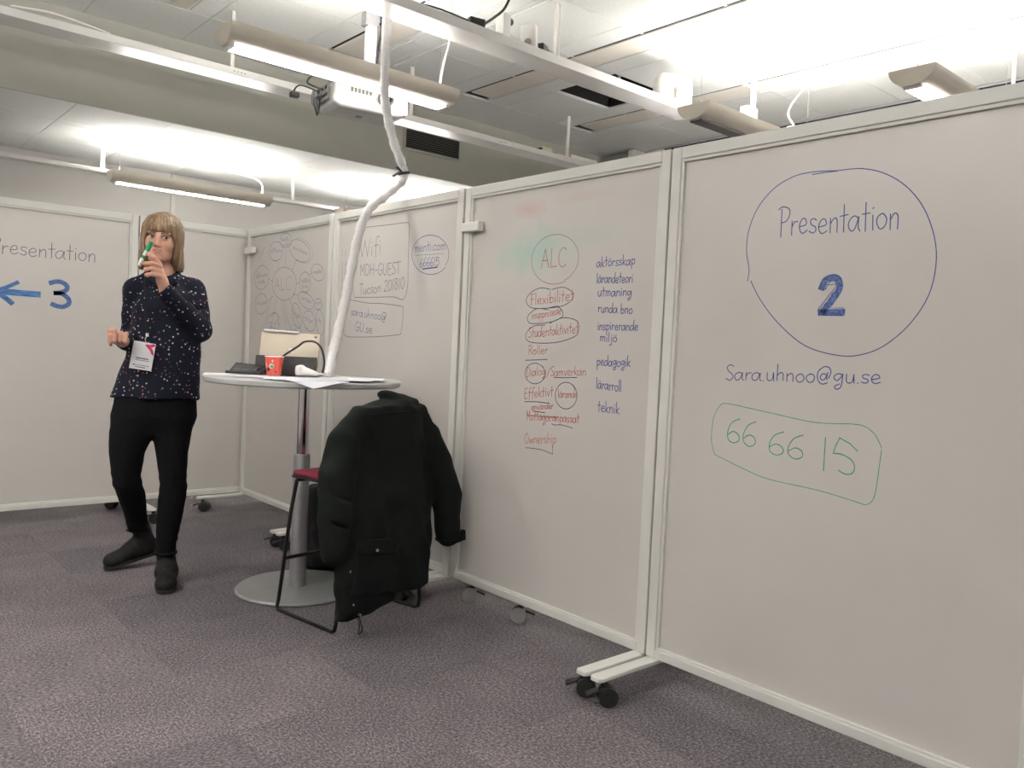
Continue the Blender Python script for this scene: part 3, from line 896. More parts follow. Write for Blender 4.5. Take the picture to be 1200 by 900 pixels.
class Board:
    """a whiteboard: local x runs along it (photo left to right), y into it, z up"""

    def __init__(s, label, origin, rz, w, top=1.94, bot=.10, smeared=False, feet=('out', 'out'), latch=None, z0=0.):
        s.w = w
        s.root = thing('whiteboard', label, 'whiteboard', origin, rz, 'mobile whiteboards')
        s.R = Matrix.Rotation(rz, 3, 'Z'); s.o = Vector(origin)
        r = s.root
        fw, th, rec = .042, .05, .016
        g = .0015
        MB().box(fw - .004, rec, bot + fw - .012, w - fw + .004, th - rec, top - fw + .004).build('writing_panel', M['panel_smeared'] if smeared else M['panel'], r)
        for nm, a in (('top_rail', (fw, 0, top - fw, w - fw, th, top)), ('bottom_rail', (fw, 0, bot, w - fw, th, bot + fw - .010)),
                      ('side_post', (g, 0, bot, fw, th, top)), ('side_post', (w - fw, 0, bot, w - g, th, top))):
            MB().box(*a).build(nm, M['frame'], r, bevel=.003)
        MB().box(fw - .001, .005, bot + fw - .010, w - fw + .001, th - .005, bot + fw - .002).build('glazing_bead', M['frame'], r, bevel=.0015)
        MB().box(fw - .001, .005, top - fw - .011, w - fw + .001, th - .005, top - fw).build('glazing_bead', M['frame'], r, bevel=.0015)
        MB().box(fw, .005, bot + fw - .002, fw + .011, th - .005, top - fw - .011).build('glazing_bead', M['frame'], r, bevel=.0015)
        MB().box(w - fw - .011, .005, bot + fw - .002, w - fw, th - .005, top - fw - .011).build('glazing_bead', M['frame'], r, bevel=.0015)
        rr = random.Random(int(w * 1e4) + int(origin[1] * 100))
        for k, mode in [(k, q) for k, qs in enumerate(feet) for q in qs.split('+')]:
            x = .032 if k == 0 else w - .032
            fy = 0.
            if mode == 'short':
                x, fy, mode = (w - .034, .055, 'out')
            if mode == 'inner':
                x, fy, mode = (w - .092, .055, 'out')
            if mode == 'out':
                poly = [(x - .026, -.29 + fy), (x - .018, -.305 + fy), (x + .018, -.305 + fy), (x + .026, -.29 + fy), (x + .026, .34), (x + .018, .355), (x - .018, .355), (x - .026, .34)]
                MB().prism(poly, bot - .017, bot - .001).build('foot', M['frame'], r, bevel=.004)
                for y in (-.27 + fy, .32):
                    s.caster((x + (.016 if k == 0 else -.016), y), (.3 if fy else -2.3 if rz else 2.45) + rr.uniform(-.25, .25), bot - .017)
            elif mode == 'along':
                MB().box(.06, .03, bot - .017, .52, .085, bot - .001).build('foot', M['frame'], r, bevel=.004)
                for x in (.115, .46):
                    s.caster((x, .055), .85, bot - .017, M['grey_plastic'])
        if latch:
            x, z = latch
            MB().obox((x, -.012, z), (.065, .016, .021)).build('latch_block', M['white_plastic'], r, bevel=.004)

    def caster(s, xy, a, zt, wm=None):
        x, y = xy
        R = Matrix.Rotation(a, 3, 'Z')
        c = Vector((x, y, 0))
        hub = MB()
        hub.cyl(c + Vector((0, 0, zt - .024)), c + Vector((0, 0, zt)), .012)
        pts = [(.030 * math.cos(t) - .012, .034 + .038 * math.sin(t)) for t in [PI * (k / 10) - .35 for k in range(13)]]
        body = MB().prism(pts, -.009, .009, 'y')
        hub.add([c + R @ Vector(v) for v in body.v], body.f)
        h = hub.build('caster', M['black_plastic'], s.root, bevel=.003)
        w = MB()
        for q in (-1, 1):
            a0 = c + R @ Vector((-.012, q * .010, .034)); a1 = c + R @ Vector((-.012, q * .027, .034))
            w.cyl(a0, a1, .0337, n=24)
            a2 = c + R @ Vector((-.012, q * .029, .034))
            w.cyl(a1, a2, .024, n=20)
        w.build('wheel', wm or M['black_plastic'], h, smooth=40, bevel=.002)
        p = MB().obox(c + R @ Vector((.040, 0, .046)), (.022, .017, .005), R @ Matrix.Rotation(rad(20), 3, 'Y'))
        p.build('brake_pedal', M['black_plastic'], h, bevel=.003)

    def at(s, x, y):
        n = s.R @ Vector((0, 1, 0))
        p = on_plane(x, y, s.o + n * .016, n)
        q = s.R.transposed() @ (p - s.o)
        return Vector((q.x, q.z))

    def ribbon(s, paths, width, name, m, lift=.0):
        mb = MB()
        y = .0157 - lift
        todo = list(paths)
        while todo:
            st, P = todo.pop(0)
            P = [Vector((p[0], p[1], 0)) for p in P]
            if st and len(P) > 2 and len(P) < 8:
                todo += [(True, [(p.x, p.y), (q.x, q.y)]) for p, q in zip(P[:-1], P[1:])]
                continue
            P = P if st else catmull(P, 5)
            if len(P) < 2:
                continue
            vs = []
            n = len(P)
            for i in range(n):
                t = (P[min(i + 1, n - 1)] - P[max(i - 1, 0)])
                t = t.normalized() if t.length > 1e-9 else Vector((1, 0, 0))
                e = P[i] + t * (-width * .4 if i == 0 else width * .4 if i == n - 1 else 0)
                nn = Vector((-t.y, t.x, 0)) * (width * .5)
                vs += [(e.x + nn.x, y, e.y + nn.y), (e.x - nn.x, y, e.y - nn.y)]
            mb.add(vs, [(2 * i, 2 * i + 1, 2 * i + 3, 2 * i + 2) for i in range(n - 1)])
        return mb.build(name, m, s.root)

    def text(s, txt, a, b, h, m, width=.003, jit=.04):
        A, B, T = s.at(*a), s.at(*b), s.at(a[0] + .03 * h, a[1] - h)
        ex, ey = B - A, T - A
        tot = sum(G[c][0] for c in txt)
        rr = random.Random(txt)
        x = 0
        out = []
        for c in txt:
            dy = rr.uniform(-.4, .4)
            for st, p in strokes(c):
                out.append((st, [A + ex * ((x + q[0]) / tot) + ey * ((q[1] + dy) / 10) + Vector((rr.uniform(-1, 1), rr.uniform(-1, 1))) * (ey.length * jit * .25) for q in p]))
            x += G[c][0]
        return s.ribbon(out, width, 'marker_writing', M[m])

    def line(s, pts, m, width=.003, name='marker_line', straight=False, lift=0.):
        return s.ribbon([(straight, [s.at(*p) for p in pts])], width, name, M[m], lift)

    def oval(s, cx, cy, rx, ry, m, width=.003, tilt=0., start=.6, over=.25):
        P = []
        for k in range(27):
            t = start + (2 * PI + over) * k / 26
            q = 1 + .025 * math.sin(t * .5 + 1)
            x, y = rx * q * math.cos(t), ry * q * math.sin(t)
            P.append(s.at(cx + x * math.cos(tilt) - y * math.sin(tilt), cy + x * math.sin(tilt) + y * math.cos(tilt)))
        return s.ribbon([(True, P)], width, 'marker_ring', M[m])

    def squiggle(s, a, b, h, m, width=.0028, seed=0):
        """illegible small handwriting"""
        rr = random.Random(seed)
        A, B, T = s.at(*a), s.at(*b), s.at(a[0], a[1] - h)
        ex, ey = B - A, T - A
        n = max(6, int(ex.length / (ey.length * .33)))
        P, out = [], []
        for k in range(n):
            P.append(A + ex * (k / (n - 1)) + ey * ((.0 if k % 2 else .6) + rr.uniform(-.15, .15) + (.45 if rr.random() < .2 else 0)))
            if rr.random() < .2 and len(P) > 2:
                out.append((False, P)); P = []
        out.append((False, P))
        return s.ribbon([o for o in out if len(o[1]) > 2], width, 'marker_scribble', M[m])


XR, YBK = 2.342, 5.548
RR = rad(-90)
bA = Board('nearest whiteboard at the right, with a big circled Presentation 2', (XR, 1.868, 0), RR, 1.262)
bB = Board('whiteboard with red and blue word lists and a teal smear', (XR, 3.072, 0), RR, 1.2, smeared=True, feet=('along', 'out'), latch=(.075, 1.752))
bC = Board('whiteboard with the wifi code in a drawn box, behind the coat', (XR - .004, 4.318, 0), RR, 1.238, feet=('out', 'short+inner'))
bD = Board('whiteboard with a mind map of bubbles, in the corner behind the table', (XR - .008, 5.543, 0), RR, 1.22, latch=(.09, 1.79))
bE = Board('blank whiteboard facing us between the woman and the corner', (1.628, YBK, 0), 0, 1.2)
bF = Board('left whiteboard with a blue arrow and a blue 3', (.424, YBK, 0), 0, 1.2)

# board A
bA.text('Presentation', (913, 276), (1055, 268), 33, 'ink_blue', .0034)
c4 = lambda x, y: (800 + x / 3.75, 180 + y / 3.75)
bA.line([c4(*p) for p in ((680, 75), (790, 66), (900, 92), (1000, 160), (1075, 270), (1115, 430), (1090, 600), (1010, 735), (900, 835), (800, 880), (690, 888), (540, 845), (420, 745), (340, 640), (300, 560))], 'ink_blue', .003)
bA.line([c4(*p) for p in ((285, 560), (292, 510), (281, 430), (290, 340), (330, 240), (400, 155), (490, 100), (580, 80), (680, 75))], 'ink_blue', .003)
bA.line([c4(*p) for p in ((570, 92), (620, 84), (680, 77))], 'ink_blue', .003)
bA.line([(963, 337), (967, 329), (974, 325.5), (981, 326), (984, 332), (983, 340), (976, 350), (965, 364)], 'ink_fill', .0205, 'marker_digit')
bA.line([(961.5, 366.2), (987.5, 365.8)], 'ink_fill', .0195, 'marker_digit', True)
bA.line([(960.5, 339), (963, 330), (970, 323), (979, 321.5), (986, 326), (988, 335), (984, 345), (973, 361), (988.5, 361), (988.5, 370), (959, 369.5), (958.5, 363), (970, 348), (979, 337), (980, 330), (973, 330), (967, 339), (960.5, 339)], 'ink_blue', .0025, 'marker_outline', True, .0004)
rr = random.Random(5)
bA.line([(x, y) for k in range(14) for x, y in ((964 + k * 1.7 + rr.uniform(-2, 2) if k < 5 else 984 - (k - 5) * 2.3 + rr.uniform(-2, 2), 333 - abs(4 - k) * -1.2 + (k > 5) * (k - 5) * 2.6 + rr.uniform(-3, 3)),)], 'ink_blue', .0022, 'marker_scribble', False, .0005)
bA.line([(960 + k * 1.6, 362.5 if k % 2 else 369) for k in range(17)], 'ink_blue', .002, 'marker_scribble', True, .0005)
bA.text('Sara.uhnoo@gu.se', (850, 445), (1033, 449.5), 18, 'ink_blue', .0033)
c6 = lambda x, y: (800 + x / 4, 410 + y / 4)
bA.text('66', (850.5, 517), (888, 525), 29, 'ink_green', .0036)
bA.text('66', (899, 531), (944, 540), 28, 'ink_green', .0036)
bA.text('1', (962, 551), (970, 552), 39, 'ink_green', .0036)
bA.line([c6(820, 475), c6(785, 440), c6(735, 412)], 'ink_green', .0036, straight=True)
bA.line([c6(*p) for p in ((737, 412), (720, 445), (706, 485))], 'ink_green', .0036, straight=True)
bA.line([c6(*p) for p in ((706, 485), (745, 490), (790, 515), (806, 548), (795, 578), (765, 583), (730, 565))], 'ink_green', .0036)
bA.line([c6(*p) for p in ((150, 490), (135, 420), (145, 320), (175, 262), (215, 253), (400, 293), (620, 340), (820, 350), (890, 385), (920, 430), (932, 460))], 'ink_green', .0026)
bA.line([c6(*p) for p in ((932, 470), (920, 560), (903, 670), (885, 712), (855, 726), (820, 715), (640, 660), (400, 605), (280, 555), (150, 490))], 'ink_green', .0026)
# board B
bB.oval(651, 303.5, 27, 29.5, 'ink_brown', .0028, .5, over=.02)
bB.text('ALC', (634, 315), (664, 311.5), 22, 'ink_red', .0035)
c3 = lambda x, y: (590 + x / 6, 230 + y / 6)
bB.text('Flexibilitet', (621, 358), (673, 352), 13, 'ink_red', .0032)
bB.line([c3(*p) for p in ((330, 655), (260, 645), (190, 680), (160, 735), (200, 785), (330, 785), (430, 765), (490, 715), (480, 670), (420, 640), (340, 655))], 'ink_dark', .0034)
bB.text('inuppnisede', (623, 374), (658, 368), 10, 'ink_red', .003)
bB.line([c3(*p) for p in ((320, 800), (240, 790), (180, 830), (170, 870), (200, 895), (330, 885), (410, 850), (415, 810), (380, 775), (320, 785))], 'ink_dark', .0034)
c5 = lambda x, y: (590 + x / 5, 370 + y / 5)
bB.text('Studentaktivitet', (619, 396), (678, 390), 12, 'ink_red', .0031)
bB.line([c5(*p) for p in ((245, 55), (180, 60), (135, 100), (140, 145), (200, 160), (320, 155), (420, 120), (440, 80), (430, 30), (350, 12), (270, 45))], 'ink_dark', .0034)
bB.text('Roller', (619, 416), (642, 414.5), 10.5, 'ink_red', .003)
bB.line([c5(130, 261), c5(190, 259), c5(256, 256)], 'ink_dark', .0036)
bB.text('Dialog', (616.5, 441.5), (640, 439.5), 11, 'ink_red', .003)
bB.oval(627, 437.5, 11.5, 12, 'ink_dark', .0034, start=-.8)
bB.text('/', (640, 441), (645, 441), 11, 'ink_red', .003)
bB.text('Samverkan', (645, 441), (687, 439.5), 11, 'ink_red', .003)
bB.line([c5(297, 362), c5(360, 363), c5(430, 362)], 'ink_dark', .0034)
bB.text('Effektivt', (614, 467), (648.5, 464), 12, 'ink_red', .003)
bB.line([c5(125, 504), c5(200, 505), c5(270, 514)], 'ink_dark', .0034)
bB.text('lärande', (653.5, 466), (677, 466), 10, 'ink_red', .003)
bB.oval(663.4, 463.4, 12.5, 15.5, 'ink_dark', .0034, start=-.9, over=.35)
bB.text('använder', (622.5, 480.5), (648.5, 479), 8, 'ink_red', .003)
bB.line([c5(170, 559), c5(205, 563), c5(243, 568)], 'ink_dark', .0034)
bB.text('Mottagar', (616.5, 493), (647, 493.5), 12, 'ink_red', .003)
bB.text('anpassat', (647, 493.5), (679, 496), 11, 'ink_red', .0034)
bB.line([c5(135, 580), c5(220, 592), c5(310, 596)], 'ink_red', .003)
bB.line([c5(283, 633), c5(300, 640), c5(340, 640), c5(405, 658)], 'ink_dark', .0034)
bB.text('Ownership', (614.5, 520), (652, 519), 12, 'ink_red', .003)
bB.line([c5(130, 773), c5(180, 778), c5(230, 788), c5(288, 811)], 'ink_dark', .0034)
bB.line([c5(288, 811), c5(286, 752)], 'ink_dark', .0028, straight=True)
for t, a, b, h in (('aktörsskap', (699, 313), (744.5, 310), 12), ('lärandeteori', (699, 332), (742, 331), 12), ('utmaning', (700, 347.5), (740.5, 346.5), 11.5), ('runda bno', (700.5, 366), (741.5, 367.5), 11.5),
                   ('inspirerande', (700, 387), (748, 387), 11.5), ('miljö', (702.5, 400), (723.5, 401), 11), ('pedagogik', (699, 428), (739, 430), 12), ('lärarroll', (698.5, 455), (728.5, 459.5), 13), ('teknik', (700, 482), (726, 485.5), 13)):
    bB.text(t, a, b, h, 'ink_blue', .0036)
# board C
c7 = lambda x, y: (390 + x / 6, 250 + y / 6)
bC.text('Wifi', (421.5, 302.5), (447, 298), 21, 'ink_dark', .0036)
bC.text('MDH-GUEST', (421.5, 323.5), (469, 321), 13, 'ink_dark', .0036)
bC.text('Tucson 201810', (421, 345.5), (474, 338.5), 12.5, 'ink_dark', .0036)
bC.line([c7(*p) for p in ((200, 105), (240, 98), (400, 80), (515, 65), (535, 80), (537, 120), (530, 350), (525, 520), (495, 605), (430, 588), (300, 590), (180, 590), (147, 575), (145, 400), (170, 200), (200, 110))], 'ink_dark', .0034)
bC.text('sara.uhnoo@', (411, 369), (453, 376.5), 10.5, 'ink_blue', .0036)
bC.text('GU.se', (416, 388), (436.5, 391), 11, 'ink_blue', .0036)
bC.line([c7(*p) for p in ((110, 605), (240, 630), (350, 635), (480, 653), (493, 670), (492, 750), (480, 835), (465, 852), (350, 865), (200, 870), (90, 862), (80, 800), (95, 650))], 'ink_dark', .0034)
bC.text('menti.com', (485.5, 296), (522.5, 292), 11.5, 'ink_blue', .0034)
bC.line([c7(580, 296), c7(680, 290), c7(780, 281)], 'ink_teal', .0034)
bC.text('666615', (492, 313), (515, 310.5), 10, 'ink_blue', .0034)
bC.line([c7(633, 391), c7(690, 384), c7(735, 378)], 'ink_blue', .007)
bC.oval(504.7, 298.3, 21.8, 23, 'ink_blue', .0034, start=.7, over=-.1)
for k, (y0, y1) in enumerate(((291, 300), (304, 311), (312, 321), (322, 330), (331, 342))):
    for q in range(2):
        bC.squiggle((401.3 + q * 4.2, y0), (400.8 + q * 4.0, y1), -4, 'ink_dark', .0026, 11 + k * 2 + q)
# board D
bD.text('ALC', (321.5, 341.5), (341.5, 339), 15, 'ink_brown', .0034)
bD.oval(333.5, 332.3, 14.2, 19.2, 'ink_dark', .003)
for i, (cx, cy, rx, ry, tl) in enumerate(((335, 281.6, 6.8, 8.5, 0), (323.8, 294.5, 8.4, 11.4, .1), (351.5, 294, 10.5, 15, -.65), (372.6, 319.4, 7.6, 10.4, -.3), (357.6, 330.7, 6.6, 12, 0), (359, 352.4, 7.2, 11.8, -.7), (373, 356.5, 4.5, 6.5, 0),
                                          (347.8, 370, 5, 15, -.15), (362.5, 376, 7.2, 12, -.2), (375, 378, 4.5, 15, -.1), (306.6, 325, 8.2, 14, .1), (306, 356, 7, 12, .05), (320, 379, 7, 13, .1), (343.5, 388, 5, 8, .3))):
    bD.oval(cx, cy, rx, ry, 'ink_dark' if i not in (13,) else 'ink_teal', .003, tl, start=.5 + i)
    sl = .0 if i not in (2, 5, 7, 8) else .55
    bD.squiggle((cx - rx * .75, cy + 1 - ry * sl * .4), (cx + rx * .8, cy + 1 + ry * sl * .5), 5, 'ink_blue', .0027, i)
    if i in (0, 4, 10, 12):
        bD.squiggle((cx - rx * .5, cy + 7), (cx + rx * .5, cy + 7), 4, 'ink_blue', .0027, 40 + i)
bD.oval(353, 293.5, 11.5, 16, 'ink_teal', .003, -.65, start=-1.2, over=-2.6)
bD.line([(317, 371), (323, 367), (327, 372)], 'ink_teal', .007)
for p in (((335.5, 292), (334, 312)), ((325.5, 306), (326.5, 315)), ((347, 305), (343, 316)), ((315, 327), (320, 330)), ((346.5, 333), (351, 331)), ((312.5, 354), (320, 347)), ((344, 345), (350, 346)),
          ((318, 349), (308, 388)), ((324, 351), (316, 390)), ((330, 352), (334, 375), (338, 394)), ((333, 352), (337, 375), (345, 395)), ((339, 350), (347, 372), (354, 392)), ((367, 365), (369, 362)), ((310, 289.6), (304, 304)), ((362, 322), (365, 320))):
    bD.line(list(p), 'ink_dark', .0026)
bD.squiggle((334, 455), (352, 460), 4, 'ink_green', .004, 77)
# board F
bF.text('Presentation', (-12.5, 295.5), (113, 307.5), 20, 'ink_dark', .0042)
bF.line([(44.5, 345), (25, 343.5), (-6, 341)], 'ink_arrow', .036, 'marker_arrow')
bF.line([(20.5, 331), (8, 336.5), (-5, 340.5)], 'ink_arrow', .022, 'marker_arrow', False, .0003)
bF.line([(13.5, 355), (6, 349), (-5, 342)], 'ink_arrow', .028, 'marker_arrow', False, .0006)
bF.line([(59.5, 331.5), (66, 330), (73, 331), (78.5, 335.5), (77, 340.5), (70, 343), (65, 343.5)], 'ink_fill', .027, 'marker_digit')
bF.line([(65, 343.5), (73, 344.5), (80, 350), (80.5, 356), (74, 359.5), (66, 358.5), (61.5, 356.5)], 'ink_fill', .027, 'marker_digit')

# ------------------------------------------------------------------ bar table
TT = 1.015
tb = thing('bar_table', 'round pale bar table on a chrome column with a grey disc base', 'table', (1.805, 3.565, 0), rad(-41.15))
MB().lathe([(0, TT - .026), (.445, TT - .026), (.453, TT - .021), (.455, TT - .004), (.452, TT), (0, TT)], n=96).build('tabletop', M['tabletop'], tb, smooth=40)
MB().lathe([(0, TT - .036), (.12, TT - .036), (.12, TT - .026), (0, TT - .026)], n=32).build('mounting_plate', M['black_plastic'], tb, smooth=40)
MB().cyl((0, 0, .6), (0, 0, TT - .03), .0275, n=32).build('inner_column', M['chrome'], tb, smooth=40)
MB().lathe([(.0, .012), (.039, .012), (.039, .645), (.036, .652), (.028, .654), (0, .654)], n=32).build('outer_column', M['greymetal'], tb, smooth=40)
MB().lathe([(0, .0), (.278, .0), (.285, .004), (.285, .009), (.278, .016), (.05, .019), (0, .019)], n=96).build('base_disc', M['basegrey'], tb, smooth=40)
TBR = Matrix.Rotation(rad(-41.15), 3, 'Z')


def ontable(x, y, z=0.):
    p = TBR @ Vector((x, y, 0)) + Vector((1.805, 3.565, TT + z))
    return p


RZT = rad(-41.15)
# papers: (x, y, turn, label, material, how far the corner towards the rim droops)
for i, (x, y, rz, lab, m, dr) in enumerate(((-.315, -.02, .30, 'white sheet jutting over the left rim of the bar table', 'paper', .0), (-.13, -.14, -.12, 'white sheet lying under the red paper cup', 'paper2', .0),
                                            (.04, -.22, .10, 'white sheet in front of the white tapered plug', 'paper', .0), (.105, -.345, -.60, 'white sheet with a corner drooping over the front rim of the bar table', 'paper2', .035),
                                            (.20, -.17, .22, 'white sheet under the foot of the hanging cable sleeve', 'paper', .0), (.235, -.06, .12, 'white sheet furthest right on the bar table', 'paper', .0))):
    n = 10
    vs, fs = [], []
    z0 = .0016 * (i + 1)
    c_, s_ = math.cos(rz), math.sin(rz)
    for a in range(n + 1):
        for b in range(n + 1):
            u, v = (a / n - .5) * .297, (b / n - .5) * .21
            r0 = math.hypot(x + u * c_ - v * s_, y + u * s_ + v * c_)
            vs.append((u, v, z0 + .0012 * math.sin(a * .9 + i) * math.sin(b * .7) + .004 * max(0, a / n - .6) - max(0, r0 - .445) * (dr * 8)))
    N = len(vs)
    vs += [(p[0], p[1], p[2] + .0006) for p in vs]
    q = lambda a, b: a * (n + 1) + b
    for a in range(n):
        for b in range(n):
            fs.append((q(a, b), q(a, b + 1), q(a + 1, b + 1), q(a + 1, b)))
            fs.append((N + q(a, b), N + q(a + 1, b), N + q(a + 1, b + 1), N + q(a, b + 1)))
    o = MB().add(vs, fs).build('paper_sheet', M[m], smooth=180)
    o.location = ontable(x, y); o.rotation_euler = (0, 0, RZT + rz)
    tag(o, lab, 'paper', 'papers on the bar table')
# tablet with folding stand
tp = thing('tablet', 'gold-backed tablet propped on a black folding stand on the bar table', 'tablet', ontable(-.118, .12, .0105), RZT - .02)
Rx = Matrix.Rotation(rad(-14), 3, 'X')
MB().obox(Rx @ Vector((0, .0, .105)), (.148, .004, .103), Rx).build('tablet_body', M['gold'], tp, bevel=.003)
MB().obox(Rx @ Vector((0, .0045, .105)), (.14, .0006, .095), Rx).build('screen', M['glassdark'], tp)
MB().obox(Vector((.0, -.022, .043)), (.150, .003, .0445), Matrix.Rotation(rad(-10), 3, 'X')).build('folding_stand', M['black_plastic'], tp, bevel=.002)
MB().obox(Vector((.0, .10, .003)), (.148, .10, .003)).build('keyboard', M['black_plastic'], tp, bevel=.002)
MB().obox(Rx @ Vector((.125, -.0045, .19)), (.006, .001, .004), Rx).build('camera_eye', M['black_plastic'], tp)
MB().obox(Rx @ Vector((.01, -.0045, .118)), (.011, .0006, .011), Rx).build('back_mark', M['lamp'], tp)
o = MB().obox((0, 0, 0), (.085, .02, .004)).build('white_card', M['paper'], bevel=.002)
o.location = ontable(-.165, .172, .2175); o.rotation_euler = (.05, .035, RZT - .02)
tag(o, 'folded white card resting on the top edge of the tablet', 'card')
# paper cup
cp = thing('paper_cup', 'red paper cup with a small white and green print', 'cup', ontable(-.138, -.03, .0075), RZT)
MB().lathe([(0, .004), (.031, .004), (.031, .0), (.032, .0), (.0425, .088), (.0405, .088), (.031, .008), (0, .008)], n=48).build('cup_wall', M['cupred'], cp, smooth=40)
rim = MB().tube([(.0425 * math.cos(t * PI / 24), .0425 * math.sin(t * PI / 24), .0885) for t in range(48)], .0018, 8, True).build('rim', M['print_white'], cp, smooth=180)


def cup_print(name, m, cx, cz, rx, rz_, off=.0006, n=14):
    vs = []
    for k in range(n):
        a = 2 * PI * k / n
        z = cz + rz_ * math.sin(a)
        th = cx + rx * math.cos(a)
        r = .032 + (.0105) * z / .088 + off
        vs.append((r * math.sin(th), -r * math.cos(th), z))
    MB().add(vs, [tuple(range(n))]).build(name, m, cp)


cup_print('print_disc', M['print_white'], -.02, .044, .3, .0125)
cup_print('print_leaf', M['green_ink_print'], .02, .042, .22, .0085, .001)
cup_print('print_petal', M['print_white'], .1, .068, .09, .007, .001)
cup_print('print_petal', M['print_white'], -.85, .05, .07, .012, .001)
cup_print('print_dot', M['print_dark'], -.52, .028, .28, .0085, .0012)
cup_print('print_dot', M['print_dark'], .5, .018, .12, .004, .0012)
# black folding case on the left of the table
ph = thing('black_case', 'small black flip case lying half open at the left of the bar table', 'case', ontable(-.293, .045, .006), RZT)
MB().obox((0, 0, .007), (.085, .05, .0065)).build('lower_shell', M['black_plastic'], ph, bevel=.003)
MB().obox((.008, .02, .026), (.08, .045, .0045), Matrix.Rotation(rad(22), 3, 'X') @ Matrix.Rotation(rad(3), 3, 'Y')).build('lid', M['black_plastic'], ph, bevel=.003)
for k in range(3):
    MB().obox((-.04 + .045 * k, -.0165, .0185), (.017, .0008, .003), Matrix.Rotation(rad(22), 3, 'X')).build('lid_inlay', M['grey_plastic'], ph)
# white tapered plug
wp = thing('adapter_plug', 'white tapered plastic plug lying on the papers by the tablet', 'plug', ontable(.015, -.02, .0085), RZT - .25)
f = Field((-.08, -.05, -.01), (.09, .05, .07), .003)
f.cone((-.03, 0, .026), (.05, 0, .014), .025, .011, .01)
f.box((-.035, 0, .026), (.014, .026, .024), .008, .012)
f.build('plug_body', M['white_plastic'], wp)
MB().tube(catmull([(.058, 0, .013), (.075, 0, .015), (.09, .01, .012)], 6), .006).build('strain_relief', M['white_plastic'], wp, smooth=180)


def tcurve(pts, r, n=8):
    return MB().tube(catmull([ontable(*p) for p in pts], 8), r, n)


tag(tcurve([(-.235, .02, .028), (-.2, .05, .05), (-.155, .06, .075), (-.10, .06, .115), (-.05, .06, .15), (-.02, .055, .172), (.025, .05, .175), (.058, .04, .155), (.078, .03, .115), (.086, .02, .07), (.084, .0, .03), (.075, -.01, .016)], .0052).build('black_cable', M['black_plastic'], smooth=180),
    'stiff black cable arching over the tablet and red cup', 'cable')
tag(tcurve([(.085, .03, .014), (.13, .03, .018), (.17, .01, .012), (.215, -.01, .012)], .004).build('white_cable', M['white_plastic'], smooth=180),
    'thin white cable end on the papers beside the hanging sleeve', 'cable')


# hanging sleeve
def ypl(x, y, Y):
    return on_plane(x, y, (0, Y, 0), Vector((0, 1, 0)))


sl = thing('cable_sleeve', 'white fabric cable sleeve hanging from the ceiling down to the bar table', 'cable sleeve', (2.2, 3.62, TT))
path = [(452, -46, 3.64), (454, 0, 3.62), (452, 60, 3.60), (450.5, 105, 3.60), (454, 135, 3.60), (462, 168, 3.60), (471, 192, 3.60), (474, 205, 3.60), (468, 216, 3.60), (452, 229, 3.60), (436, 241, 3.59),
        (426, 257, 3.58), (418, 285, 3.57), (411, 320, 3.56), (404, 355, 3.55), (396, 390, 3.53), (388, 420, 3.50)]
pp = [ypl(*p) - Vector((2.2, 3.62, TT)) for p in path]
pp.append(ontable(.125, -.06, .022) - Vector((2.2, 3.62, TT)))
pp = catmull(pp, 10)
rs = [.023 + .0022 * math.sin(i * .9) + .0015 * math.sin(i * 2.3 + 1) for i in range(len(pp))]
for i in range(len(pp)):
    d = i / len(pp)
    if d > .93:
        rs[i] *= 1 - (d - .93) * 6
    if .36 < d < .44:
        rs[i] *= .85
MB().tube(pp, rs, 16).build('sleeve', M['sleeve'], sl, smooth=180)
c = ypl(473.5, 203, 3.60) - Vector((2.2, 3.62, TT))
for k in range(2):
    MB().tube([c + Vector((.029 * math.cos(t * PI / 10), .029 * math.sin(t * PI / 10) * .9, .006 * k - .003 + .008 * math.cos(t * PI / 10))) for t in range(20)], .0042, 8, True).build('velcro_tie', M['black_plastic'], sl, smooth=180)
MB().tube(catmull([c + Vector((-.028, -.01, 0)), c + Vector((-.05, -.015, -.012)), c + Vector((-.075, -.015, -.03))], 5), .006, 8).build('tie_tail', M['black_plastic'], sl, smooth=180)
MB().tube(catmull([c + Vector((-.025, -.015, .0)), c + Vector((-.045, -.02, .012)), c + Vector((-.06, -.018, .018))], 5), .006, 8).build('tie_tail', M['black_plastic'], sl, smooth=180)

# ------------------------------------------------------------------ bar stool
SO, SR = (1.85, 3.13, 0), rad(9.8)
st = thing('bar_stool', 'black sled-leg bar stool with a dark red seat, under the draped coat', 'stool', SO, SR)
r_ = .0085
for sx in (-1, 1):
    P = [(sx * .185, .175, .585), (sx * .20, .19, .45), (sx * .222, .228, .05), (sx * .226, .232, .022), (sx * .228, .215, .0095), (sx * .236, -.16, .0095), (sx * .238, -.18, .02), (sx * .236, -.186, .05), (sx * .20, -.17, .585), (sx * .19, -.19, .75), (sx * .18, -.205, .90)]
    MB().tube(P, r_, 10).build('sled_frame', M['blacksteel'], st, smooth=60)
MB().cyl((-.212, .21, .235), (.212, .21, .235), r_, n=10).build('footrest', M['blacksteel'], st, smooth=40)
MB().cyl((-.19, .17, .585), (.19, .17, .585), r_, n=10).build('cross_bar', M['blacksteel'], st, smooth=40)
MB().cyl((-.20, -.165, .585), (.20, -.165, .585), r_, n=10).build('cross_bar', M['blacksteel'], st, smooth=40)
MB().tube(catmull([(-.18, -.205, .90), (0, -.225, .91), (.18, -.205, .90)], 6), r_, 10).build('cross_bar', M['blacksteel'], st, smooth=60)
MB().box(-.195, -.18, .592, .195, .205, .604).build('seat_shell', M['blacksteel'], st, bevel=.005)
MB().box(-.193, -.178, .604, .193, .20, .626).build('seat', M['redfelt'], st, bevel=.009, seg=3)
